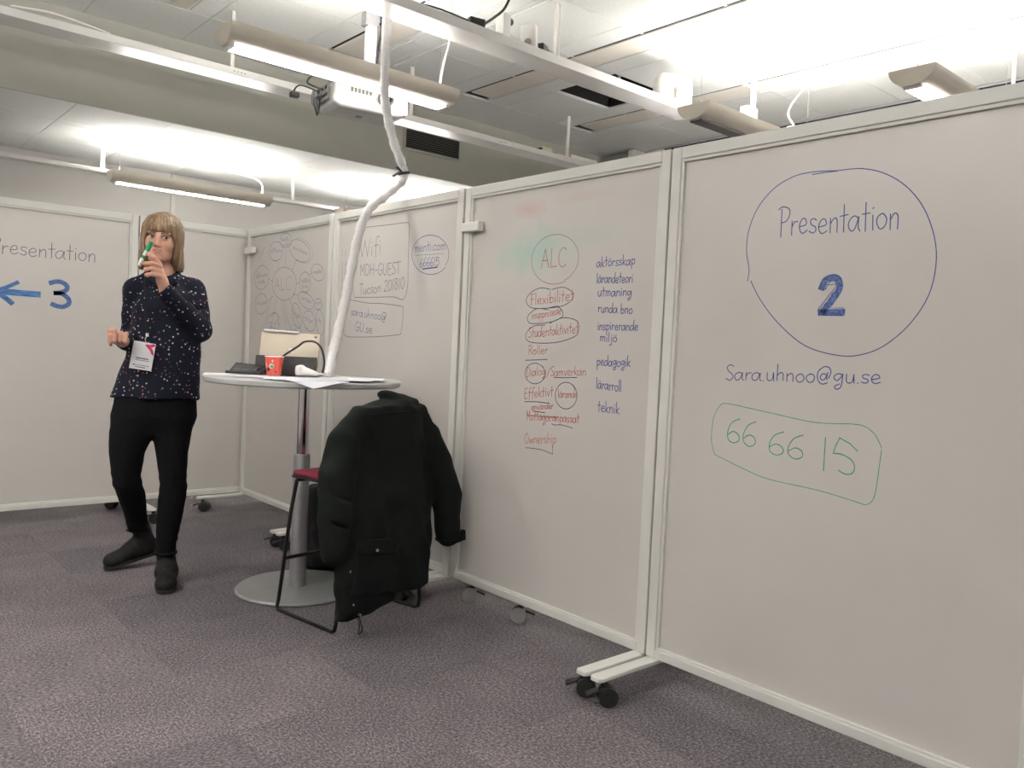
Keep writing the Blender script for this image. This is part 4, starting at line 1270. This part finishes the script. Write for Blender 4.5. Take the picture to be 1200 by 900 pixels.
MB().box(-.175, -.205, .70, .175, -.185, .89).build('backrest', M['redfelt'], st, bevel=.008, seg=3)
bp_ = thing('backpack', 'black backpack standing on the floor behind the table column', 'bag', (2.115, 3.80, 0), rad(-30))
f = Field((-.2, -.16, -.01), (.2, .16, .52), .008)
f.box((0, 0, .22), (.15, .09, .22), .06, .01)
f.box((0, -.09, .14), (.11, .035, .11), .03, .02)
f.disp(waves(4, 8, 25, 60, .004))
f.build('bag_body', M['bag'], bp_)
MB().tube(catmull([(-.03, .03, .43), (-.03, .03, .475), (.03, .03, .475), (.03, .03, .43)], 6), .008).build('carry_loop', M['bag'], bp_, smooth=180)

# ------------------------------------------------------------------ coat draped over the stool
ct = thing('coat', 'dark green-black parka draped over the back of the bar stool', 'coat', SO, SR)
f = Field((-.50, -.42, .05), (.52, .02, 1.06), .0065)
f.loft([(.135, .10, -.235, .135, .035), (.30, .075, -.245, .150, .038), (.60, .03, -.245, .18, .040), (.80, -.01, -.24, .205, .045), (.90, -.015, -.225, .20, .05), (.935, -.02, -.215, .19, .045)], .02, 3.)
f.box((0, -.2, .90), (.2, .04, .035), .03, .03)
# front halves hanging at both sides
f.loft([(.10, -.20, -.27, .085, .022), (.13, -.145, -.285, .15, .032), (.25, -.165, -.29, .155, .042), (.42, -.19, -.275, .13, .045), (.62, -.21, -.25, .10, .05), (.86, -.19, -.22, .07, .05)], .02, 2.6)
f.loft([(.16, .20, -.19, .05, .03), (.30, .215, -.2, .055, .035), (.6, .19, -.2, .07, .045), (.86, .15, -.2, .06, .05)], .02, 2.4)
# sleeves
f.chain([((-.185, -.215, .885), .055), ((-.265, -.225, .80), .068), ((-.305, -.245, .68), .073), ((-.325, -.265, .52), .068), ((-.330, -.275, .385), .054)], .012)
f.chain([((.165, -.2, .885), .045), ((.215, -.215, .80), .058), ((.275, -.225, .67), .066), ((.330, -.235, .52), .066), ((.352, -.24, .335), .056)], .012)
f.ell((-.33, -.275, .355), (.05, .045, .03), .01)
# rolled collar and hood
f.ell((.04, -.20, .94), (.125, .05, .030), .012, Matrix.Rotation(rad(-6), 3, 'Y').to_3x3())
f.ell((.03, -.175, .968), (.075, .05, .026), .012, Matrix.Rotation(rad(12), 3, 'Y').to_3x3())
f.ell((-.10, -.19, .93), (.10, .04, .018), .012, Matrix.Rotation(rad(-14), 3, 'Y').to_3x3())
f.ell((.10, -.19, .95), (.06, .045, .028), .012, Matrix.Rotation(rad(28), 3, 'Y').to_3x3())
# drapery
w1_ = waves(21, 10, 14, 34, .0055, .35)
w2_ = waves(22, 10, 40, 80, .0028, .7)
f.disp(lambda X, Y, Z: w1_(X, Y, Z) + w2_(X, Y, Z))
# creases: a deep one between sleeve and back on each side, diagonals on the sleeves
for a, b, r in (((-.135, -.305, .86), (-.10, -.31, .62), .010), ((-.10, -.31, .62), (-.02, -.315, .16), .014), ((.195, -.26, .86), (.235, -.28, .5), .012), ((.235, -.28, .5), (.225, -.27, .18), .012),
                ((-.39, -.30, .62), (-.29, -.335, .57), .008), ((-.37, -.31, .50), (-.27, -.345, .46), .007), ((-.24, -.33, .60), (-.20, -.33, .44), .012), ((.25, -.295, .60), (.37, -.29, .545), .008), ((.27, -.30, .46), (.40, -.28, .42), .007),
                ((.0, -.30, .50), (.12, -.295, .40), .010), ((.02, -.30, .46), (.09, -.30, .30), .008)):
    f.cone(a, b, r, r * .7, .012, True)
f.build('shell', M['coat'], ct, 3)
# pocket on the hanging front, with flap, placket and snaps
f = Field((-.32, -.40, .14), (.02, -.24, .46), .005)
f.box((-.155, -.318, .285), (.118, .020, .10), .014, .01, Matrix.Rotation(rad(8), 3, 'Y').to_3x3())
f.disp(waves(31, 8, 25, 60, .003))
f.build('pocket', M['coat'], ct)
Rp = Matrix.Rotation(rad(8), 3, 'Y').to_3x3()
MB().obox((-.17, -.343, .385), (.105, .004, .030), Rp).build('pocket_flap', M['coat'], ct, bevel=.003)
MB().cyl((-.175, -.352, .372), (-.175, -.346, .372), .006, n=12).build('snap_button', M['greymetal'], ct, smooth=40)
for x, z in ((-.283, .30), (-.262, .165), (-.225, .115)):
    MB().cyl((x, -.322, z), (x, -.29, z), .005, n=12).build('snap_button', M['greymetal'], ct, smooth=40)
MB().obox((.415, -.25, .322), (.033, .012, .024), Matrix.Rotation(rad(-6), 3, 'Y').to_3x3()).build('cuff_strap', M['coat_dark'], ct, bevel=.004)
MB().tube([(.352 + .057 * math.cos(t * PI / 14), -.24 + .053 * math.sin(t * PI / 14), .318) for t in range(28)], .006, 8, True).build('cuff_band', M['coat_dark'], ct, smooth=180)
MB().tube(catmull([(-.235, -.30, .13), (-.232, -.325, .08), (-.24, -.33, .045), (-.222, -.33, .06), (-.228, -.31, .12)], 6), .0022, 6).build('drawstring', M['coat_dark'], ct, smooth=180)
MB().tube(catmull([(-.20, -.262, .905), (-.08, -.285, .912), (.06, -.288, .915), (.16, -.262, .912)], 8), .0035, 6).build('yoke_seam', M['coat_dark'], ct, smooth=180)
MB().tube(catmull([(-.205, -.268, .905), (-.19, -.288, .86), (-.165, -.298, .80), (-.14, -.296, .755)], 8), .0035, 6).build('shoulder_seam', M['coat_dark'], ct, smooth=180)
MB().tube(catmull([(.185, -.238, .905), (.20, -.262, .85), (.21, -.278, .79), (.215, -.28, .73)], 8), .0035, 6).build('shoulder_seam', M['coat_dark'], ct, smooth=180)

# ------------------------------------------------------------------ the woman
PO, PRZ = (1.29, 4.05, 0), rad(-18)
wm = thing('person', 'woman in dark speckled shirt, black trousers and ankle boots, raising a hand before her mouth', 'person', PO, PRZ)
HO = Vector((.0, .012, 1.642))
HR = Matrix.Rotation(rad(-11), 3, 'Z') @ Matrix.Rotation(rad(2.5), 3, 'Y')
hp = lambda x, y, z: tuple(HO + HR @ Vector((x, y, z)))
f = Field((-.30, -.34, .0), (.30, .38, 1.80), .0038)
# head
f.ell(hp(0, .018, .030), (.072, .092, .086), .02, HR)
f.ell(hp(0, -.014, -.026), (.063, .072, .080), .02, HR)
f.ell(hp(0, -.05, -.082), (.030, .028, .026), .03, HR)
for q in (-1, 1):
    f.ell(hp(q * .034, -.052, -.026), (.026, .024, .026), .025, HR)
    f.cone(hp(q * .05, .0, -.06), hp(q * .018, -.058, -.092), .018, .014, .025)
    f.ell(hp(q * .030, -.072, .022), (.024, .012, .008), .012, HR)
    f.ell(hp(q * .031, -.092, .001), (.019, .016, .011), .014, HR, True)
    f.ell(hp(q * .011, -.094, -.037), (.008, .009, .007), .007, HR)
    f.ell(hp(q * .070, .018, -.01), (.010, .018, .030), .008, HR)
f.cone(hp(0, -.078, .012), hp(0, -.103, -.032), .0075, .0105, .012)
f.ell(hp(0, -.076, -.058), (.022, .012, .016), .014, HR)
f.ell(hp(0, -.0855, -.0555), (.021, .006, .0045), .005, HR)
f.ell(hp(0, -.0845, -.067), (.017, .007, .0055), .005, HR)
f.cone(hp(-.021, -.093, -.0608), hp(.021, -.093, -.0608), .0022, .0022, .004, True)
# neck, trunk and limbs
f.cone(hp(0, .03, -.05), (.012, .03, 1.44), .050, .056, .03)
f.loft([(.80, -.005, 0, .145, .09), (.95, .0, 0, .135, .09), (1.08, .012, 0, .12, .08), (1.25, .02, 0, .13, .085), (1.36, .022, .01, .125, .08), (1.42, .018, .02, .06, .05)], .03)
SHR, ELR, WRR = (-.112, .018, 1.395), (-.128, .075, 1.175), (-.148, -.125, 1.150)
SHL, ELL, WRL = (.152, .018, 1.405), (.180, -.055, 1.222), (.022, -.228, 1.385)
f.chain([(SHR, .046), (ELR, .038), (WRR, .026)], .02)
f.chain([(SHL, .046), (ELL, .038), (WRL, .025)], .02)
f.chain([((-.090, 0, .86), .08), ((-.128, .018, .51), .045), ((-.105, .075, .40), .040), ((-.074, .250, .22), .030), ((-.048, .276, .14), .026)], .02)
f.chain([((.085, 0, .86), .08), ((.077, -.035, .50), .045), ((.053, -.022, .10), .032)], .02)
f.chain([((-.04, .282, .12), .024), ((-.15, .252, .045), .018)], .02)
f.chain([((.058, -.01, .055), .030), ((.057, -.17, .035), .022)], .02)
# left hand, raised, holding the pen
f.cone(WRL, (.006, -.246, 1.432), .024, .026, .015)
f.ell((-.002, -.250, 1.462), (.019, .030, .046), .012, Matrix.Rotation(rad(-14), 3, 'Y'))
f.chain([((-.004, -.272, 1.503), .0105), ((-.030, -.292, 1.529), .0098), ((-.050, -.280, 1.541), .0088), ((-.053, -.264, 1.545), .0075)], .004)
for i in range(3):
    z = 1.492 - .0205 * i
    e = .004 * i
    f.chain([((-.002, -.276, z), .0108), ((-.038 + e * .4, -.299, z + .010 - .003 * i), .0098), ((-.066 + e, -.282, z + .008 - .004 * i), .0088), ((-.062 + e, -.258, z + .002 - .003 * i), .0078)], .0035)
f.chain([((.0, -.235, 1.455), .014), ((-.024, -.232, 1.498), .0115), ((-.046, -.244, 1.528), .0088)], .008)
# right hand, loosely closed
f.cone(WRR, (-.160, -.175, 1.160), .025, .028, .015)
f.ell((-.168, -.192, 1.166), (.042, .032, .029), .012)
for i in range(4):
    x = -.134 - .0205 * i
    dz = (.0, .003, .001, -.006)[i]
    f.chain([((x, -.206, 1.186 + dz), .0108), ((x - .002, -.250 + .003 * i, 1.182 + dz), .0100), ((x - .002, -.252 + .003 * i, 1.152 + dz), .0092), ((x, -.222, 1.141 + dz), .0082)], .002)
f.chain([((-.190, -.180, 1.180), .014), ((-.200, -.222, 1.197), .0112), ((-.180, -.252, 1.201), .0093)], .008)
me = f.mesh('body', [M['skin'], M['lips']], 1)
body = place(bpy.data.objects.new('body', me), wm)
ctr = f.V[f.Q].mean(1)
Rm = np.array(HR.transposed())
lc = (ctr - np.array(HO)) @ Rm.T
lip = (np.abs(lc[:, 0]) < .0215 - np.abs(lc[:, 2] + .061) * .5) & (lc[:, 1] < -.078) & (np.abs(lc[:, 2] + .0612) < .0095 - np.abs(lc[:, 0]) * .28)
me.polygons.foreach_set('material_index', lip.astype(np.int32))
for q in (-1, 1):
    e = MB().lathe([(.0125 * math.sin(t * PI / 12), -.0125 * math.cos(t * PI / 12)) for t in range(13)], (0, 0, 0), 20, Matrix.Rotation(PI / 2, 3, 'X')).build('eye', M['eye_white'], wm, smooth=180)
    e.location = hp(q * .031, -.0735, .001)
    ir = MB().lathe([(.0, .0132), (.003, .0131), (.0062, .0118), (.0062, .010)], (0, 0, 0), 16, Matrix.Rotation(PI / 2, 3, 'X') @ Matrix.Rotation(rad(12), 3, 'Y')).build('iris', M['iris'], e, smooth=60)
    lid = MB()
    P = [hp(q * .031 + .0175 * math.cos(t), -.0785 - .0085 * math.sin(t), .002 + .0065 * math.sin(t)) for t in [PI * k / 10 for k in range(11)]]
    MB().tube(P, .0021, 6).build('eyelid', M['brow'], wm, smooth=180)
    P = [hp(q * .031 + .017 * math.cos(t), -.079 - .007 * math.sin(t), -.001 - .0065 * math.sin(t)) for t in [PI * k / 10 for k in range(11)]]
    MB().tube(P, .0017, 6).build('lower_lid', M['skin'], wm, smooth=180)
    MB().tube(catmull([hp(q * .013, -.087, .0195), hp(q * .03, -.086, .0245), hp(q * .050, -.071, .020)], 5), .0027, 6).build('eyebrow', M['brow'], wm, smooth=180)

# hair: bob with fringe
f = Field((-.16, -.16, 1.47), (.16, .20, 1.80), .0038)
f.ell(hp(0, .020, .034), (.090, .108, .098), .02, HR)
f.loft([(1.497, .0, .045, .097, .072), (1.52, .0, .042, .101, .078), (1.58, .0, .032, .097, .092), (1.64, .0, .031, .092, .102), (1.70, .0, .032, .080, .094), (1.74, .0, .032, .060, .070)], .03, 2.3)
f.box(hp(0, -.125, -.078), (.063, .118, .104), .045, .012, HR, True)
f.box(hp(0, -.16, -.19), (.075, .16, .075), .02, .02, HR, True)
hf = lambda X, Y, Z: .0016 * np.sin(np.arctan2(X - HO.x, Y - HO.y - .02) * 44 + 9 * Z) + .0014 * np.sin(np.arctan2(X - HO.x, Y - HO.y - .02) * 71 - 20 * Z + 1.3)
f.disp(hf)
f.build('hair', M['hair'], wm, 1)

# shirt
f = Field((-.30, -.31, .86), (.30, .22, 1.53), .0045)
f.loft([(.893, -.008, .0, .190, .128), (.93, -.006, .0, .186, .126), (1.0, .002, .0, .178, .122), (1.08, .016, .0, .168, .118), (1.2, .024, .0, .158, .115), (1.31, .024, .004, .156, .112), (1.385, .022, .012, .140, .098), (1.43, .016, .022, .100, .076), (1.46, .010, .028, .070, .064), (1.472, .008, .028, .062, .062)], .02)
f.chain([(SHR, .056), ((-.120, .05, 1.28), .055), (ELR, .053), ((-.140, -.04, 1.155), .047), ((-.145, -.11, 1.147), .041)], .022)
f.chain([(SHL, .056), ((.166, -.02, 1.30), .057), (ELL, .056), ((.105, -.14, 1.30), .049), ((.040, -.210, 1.367), .041)], .022)
f.cone((-.040, .028, 1.440), (-.105, .02, 1.402), .048, .050, .03)
f.cone((.058, .028, 1.444), (.145, .02, 1.412), .048, .050, .03)
f.cone((.032, -.218, 1.374), (.024, -.226, 1.383), .040, .039, .006)
f.cone(WRL, (-.03, -.27, 1.45), .024, .030, .006, True)
ws = waves(51, 10, 30, 70, .0032)
wv = waves(52, 6, 18, 34, .0045, .3)
f.disp(lambda X, Y, Z: ws(X, Y, Z) + wv(X, Y, Z))
for a, b, r in (((.10, -.125, 1.25), (.17, -.12, 1.19), .010), ((.06, -.15, 1.20), (.15, -.13, 1.12), .010), ((.215, -.05, 1.33), (.12, -.10, 1.31), .008), ((-.19, .0, 1.25), (-.12, -.06, 1.22), .008), ((-.19, -.02, 1.31), (-.10, -.08, 1.27), .007),
                ((-.02, -.13, 1.10), (-.06, -.14, .93), .008), ((.09, -.13, 1.08), (.12, -.13, .94), .009)):
    f.cone(a, b, r, r * .6, .012, True)
f.build('shirt', M['shirt'], wm, 2)
for q in (-1, 1):
    P = [(.010 + q * .004, -.060, 1.425), (.010 + q * .042, -.046, 1.450), (.010 + q * .068, -.002, 1.474), (.010 + q * .062, .05, 1.488), (.010 + q * .02, .085, 1.494)]
    f = Field((-.12, -.12, 1.40), (.14, .13, 1.54), .004)
    f.chain([(p, .011) for p in catmull(P, 3)], .006)
    f.cone((.010 + q * .012, -.066, 1.412), (.010 + q * .052, -.054, 1.436), .008, .010, .015)
    f.build('collar', M['shirt'], wm, 1)
for k in range(5):
    z = 1.40 - .1 * k
    y = -.1265 + .01 * (k == 0)
    MB().lathe([(0, .0), (.0055, .0), (.0055, .003), (0, .003)], (.005 - .004 * k, y, z), 12, Matrix.Rotation(PI / 2, 3, 'X')).build('button', M['black_plastic'], wm, smooth=40)

# trousers
f = Field((-.30, -.20, .08), (.30, .40, .95), .0055)
f.loft([(.715, -.010, .0, .100, .075), (.76, -.012, .0, .165, .098), (.80, -.012, .0, .182, .112), (.88, -.009, .0, .181, .116), (.925, -.006, 0, .172, .110)], .03, 2.2)
f.loft([(.188, -.072, .250, .049, .052), (.22, -.080, .235, .050, .053), (.30, -.088, .165, .052, .058), (.40, -.104, .075, .063, .066), (.46, -.122, .035, .065, .068), (.52, -.130, .018, .066, .070), (.62, -.128, .008, .078, .084), (.72, -.108, .0, .098, .100), (.80, -.095, .0, .099, .108), (.90, -.080, 0, .084, .088)], .025, 2.1)
f.loft([(.140, .052, -.022, .047, .054), (.18, .054, -.022, .047, .054), (.28, .064, -.024, .055, .058), (.40, .076, -.030, .062, .066), (.46, .080, -.036, .062, .067), (.52, .077, -.036, .062, .070), (.62, .070, -.020, .072, .084), (.72, .070, .0, .088, .100), (.80, .076, .0, .096, .108), (.90, .070, 0, .084, .088)], .025, 2.1)
wt = waves(61, 8, 35, 80, .0012)
f.disp(lambda X, Y, Z: wt(X, Y, Z) + .0018 * np.sin(Z * 120 + X * 40) * np.exp(-((Z - .48) / .06) ** 2) + .0022 * np.sin(Z * 150 + Y * 30) * np.exp(-((Z - .21) / .05) ** 2))
f.build('trousers', M['trousers'], wm, 2)
MB().tube([(.052 + .048 * math.cos(t * PI / 14), -.022 + .055 * math.sin(t * PI / 14), .140) for t in range(28)], .008, 8, True).build('trouser_cuff', M['trousers'], wm, smooth=180)

# boots
def boot(ankle, heel, toe, shaft_r, lift):
    f = Field((-.30, -.32, -.01), (.20, .40, .26), .0045)
    a, h, t = Vector(ankle), Vector(heel), Vector(toe)
    d = (t - h); L = d.length
    f.cone(tuple(a), tuple(h + d * .20 + Vector((0, 0, .075))), shaft_r, shaft_r + .001, .02)
    f.cone(tuple(h + d * .14 + Vector((0, 0, .055))), tuple(h + d * .40 + Vector((0, 0, .060))), .038, .046, .03)
    f.cone(tuple(h + d * .40 + Vector((0, 0, .060))), tuple(h + d * .84 + Vector((0, 0, .034))), .046, .033, .035)
    f.ell(tuple(h + d * .80 + Vector((0, 0, .034))), (.045, .050, .030), .035)
    # flat bottom: cut away below the sole plane
    dn = Vector((d.x, d.y, 0)).normalized()
    sl_ = -(t.z - h.z) / Vector((d.x, d.y, 0)).length
    hz = h.z

    def cut(X, Y, Z):
        s_ = (X - h.x) * dn.x + (Y - h.y) * dn.y
        return Z - (hz - sl_ * s_ + .012)
    sl3, (X, Y, Z) = f.blk(f.lo, f.lo + f.h * f.n, 0)
    f.F = np.maximum(f.F, -cut(X, Y, Z)).astype(np.float32)
    o = f.build('boot', M['boot'], wm, 2)
    # sole follows the foot outline
    side = Vector((-dn.y, dn.x, 0))
    out = []
    for u, w in ((-.02, .0), (.0, .026), (.10, .034), (.30, .035), (.55, .043), (.78, .045), (.92, .036), (.99, .018), (1.0, 0)):
        out.append((u, w))
    poly = [(u, w) for u, w in out] + [(u, -w) for u, w in out[-2:0:-1]]
    n = len(poly)
    vs = []
    for zz in (0., .017):
        for u, w in poly:
            p = h + d * u + side * w
            vs.append((p.x, p.y, max(p.z, 0) + zz + .001))
    s2 = MB().add(vs, [tuple(range(n)), tuple(range(n, 2 * n))] + [(i, (i + 1) % n, n + (i + 1) % n, n + i) for i in range(n)]).build('sole', M['sole'], o, bevel=.002)
    hb = MB().add([tuple(v) for v in [h + side * .028 + d * .0, h - side * .028 + d * .0, h - side * .03 + d * .22, h + side * .03 + d * .22]] + [tuple(v) for v in [h + side * .028 + Vector((0, 0, .012)), h - side * .028 + Vector((0, 0, .012)), h - side * .03 + d * .22 + Vector((0, 0, .012)), h + side * .03 + d * .22 + Vector((0, 0, .012))]],
                  [(0, 1, 2, 3), (4, 5, 6, 7), (0, 1, 5, 4), (1, 2, 6, 5), (2, 3, 7, 6), (3, 0, 4, 7)]).build('heel_block', M['sole'], o)
    return o


bl = boot((.052, -.022, .165), (.062, .035, .0), (.056, -.255, .0), .043, 0)
brt = boot((-.068, .258, .215), (.006, .296, .056), (-.228, .236, .0), .044, .05)
MB().tube(catmull([(-.10, .235, .195), (-.12, .225, .205), (-.128, .222, .195)], 4), .004, 6).build('pull_tab', M['boot'], brt, smooth=180)

# pen in her hand
def wpos(x, y, z):
    return Matrix.Rotation(PRZ, 3, 'Z') @ Vector((x, y, z)) + Vector(PO)


A_, B_ = wpos(-.040, -.266, 1.600), wpos(-.090, -.248, 1.492)
ax = (A_ - B_)
pen = thing('marker_pen', 'white marker pen with a green cap held before the woman’s mouth'.replace('’', "'"), 'marker', tuple(B_))
ez = ax.normalized()
q = Vector((0, 0, 1)).rotation_difference(ez).to_matrix()
Lp = ax.length
MB().lathe([(0, 0), (.0065, 0), (.0085, .004), (.0085, Lp * .62), (.0075, Lp * .64), (0, Lp * .64)], (0, 0, 0), 20, q).build('barrel', M['print_white'], pen, smooth=40)
MB().lathe([(0, Lp * .62), (.0098, Lp * .62), (.0098, Lp * .92), (.0085, Lp * .97), (.005, Lp), (0, Lp)], (0, 0, 0), 20, q).build('cap', M['marker_green'], pen, smooth=40)
MB().lathe([(0, Lp * .3), (.0088, Lp * .3), (.0088, Lp * .42), (0, Lp * .42)], (0, 0, 0), 20, q).build('band', M['marker_green'], pen, smooth=40)

# conference badge hanging on her shirt
bd = thing('name_badge', 'white name badge with a pink flower mark hanging on the woman', 'badge', tuple(wpos(-.068, -.140, 1.088)), PRZ)
Rb = Matrix.Rotation(rad(8), 3, 'Y') @ Matrix.Rotation(rad(3), 3, 'X')
bo = lambda x, z, e=0: Rb @ Vector((x, -e, z))
MB().obox((0, 0, 0), (.047, .0012, .064), Rb).build('card', M['paper'], bd, bevel=.001)
for k, (a, l, x, z) in enumerate(((8, .019, .020, .050), (35, .019, .024, .040), (62, .022, .034, .028), (-12, .012, .036, .055))):
    r2 = Rb @ Matrix.Rotation(rad(a), 3, 'Y')
    pts = [(-l, 0), (-l * .5, .0055), (l * .4, .006), (l, .001), (l, -.001), (l * .4, -.006), (-l * .5, -.0055)]
    vs = [bo(x, z, .0016 + .0001 * k) + r2 @ Vector((p[0], 0, p[1])) for p in pts]
    MB().add(vs, [tuple(range(7))]).build('flower_petal', M['pink'], bd)
for x, z, w, h in ((.0, -.012, .027, .0024), (.002, -.021, .030, .0012), (.004, -.044, .030, .0011), (-.002, -.053, .022, .0016)):
    MB().obox(bo(x, z, .0016), (w, .0002, h), Rb).build('print_line', M['ink_dark'], bd)
MB().obox(bo(-.030, -.044, .0016), (.003, .0002, .003), Rb).build('print_dot', M['print_dark'], bd)
MB().tube(catmull([bo(.006, .060, .002), (.010, -.004, .078), (.016, .0, .092)], 4), .0022, 6).build('clip', M['wire'], bd, smooth=180)
MB().obox((.017, .001, .098), (.006, .002, .008)).build('strap_end', M['print_white'], bd, bevel=.001)
for q in (-1, 1):
    pts = [(.017, .0, .100), (.03 + q * .02, .012, .16), (.055 + q * .05, .016, .26), (.07 + q * .072, .052, .34), (.07 + q * .066, .10, .375)]
    MB().tube(catmull(pts, 5), .0022, 6).build('lanyard_strap', M['bag'], bd, smooth=180)
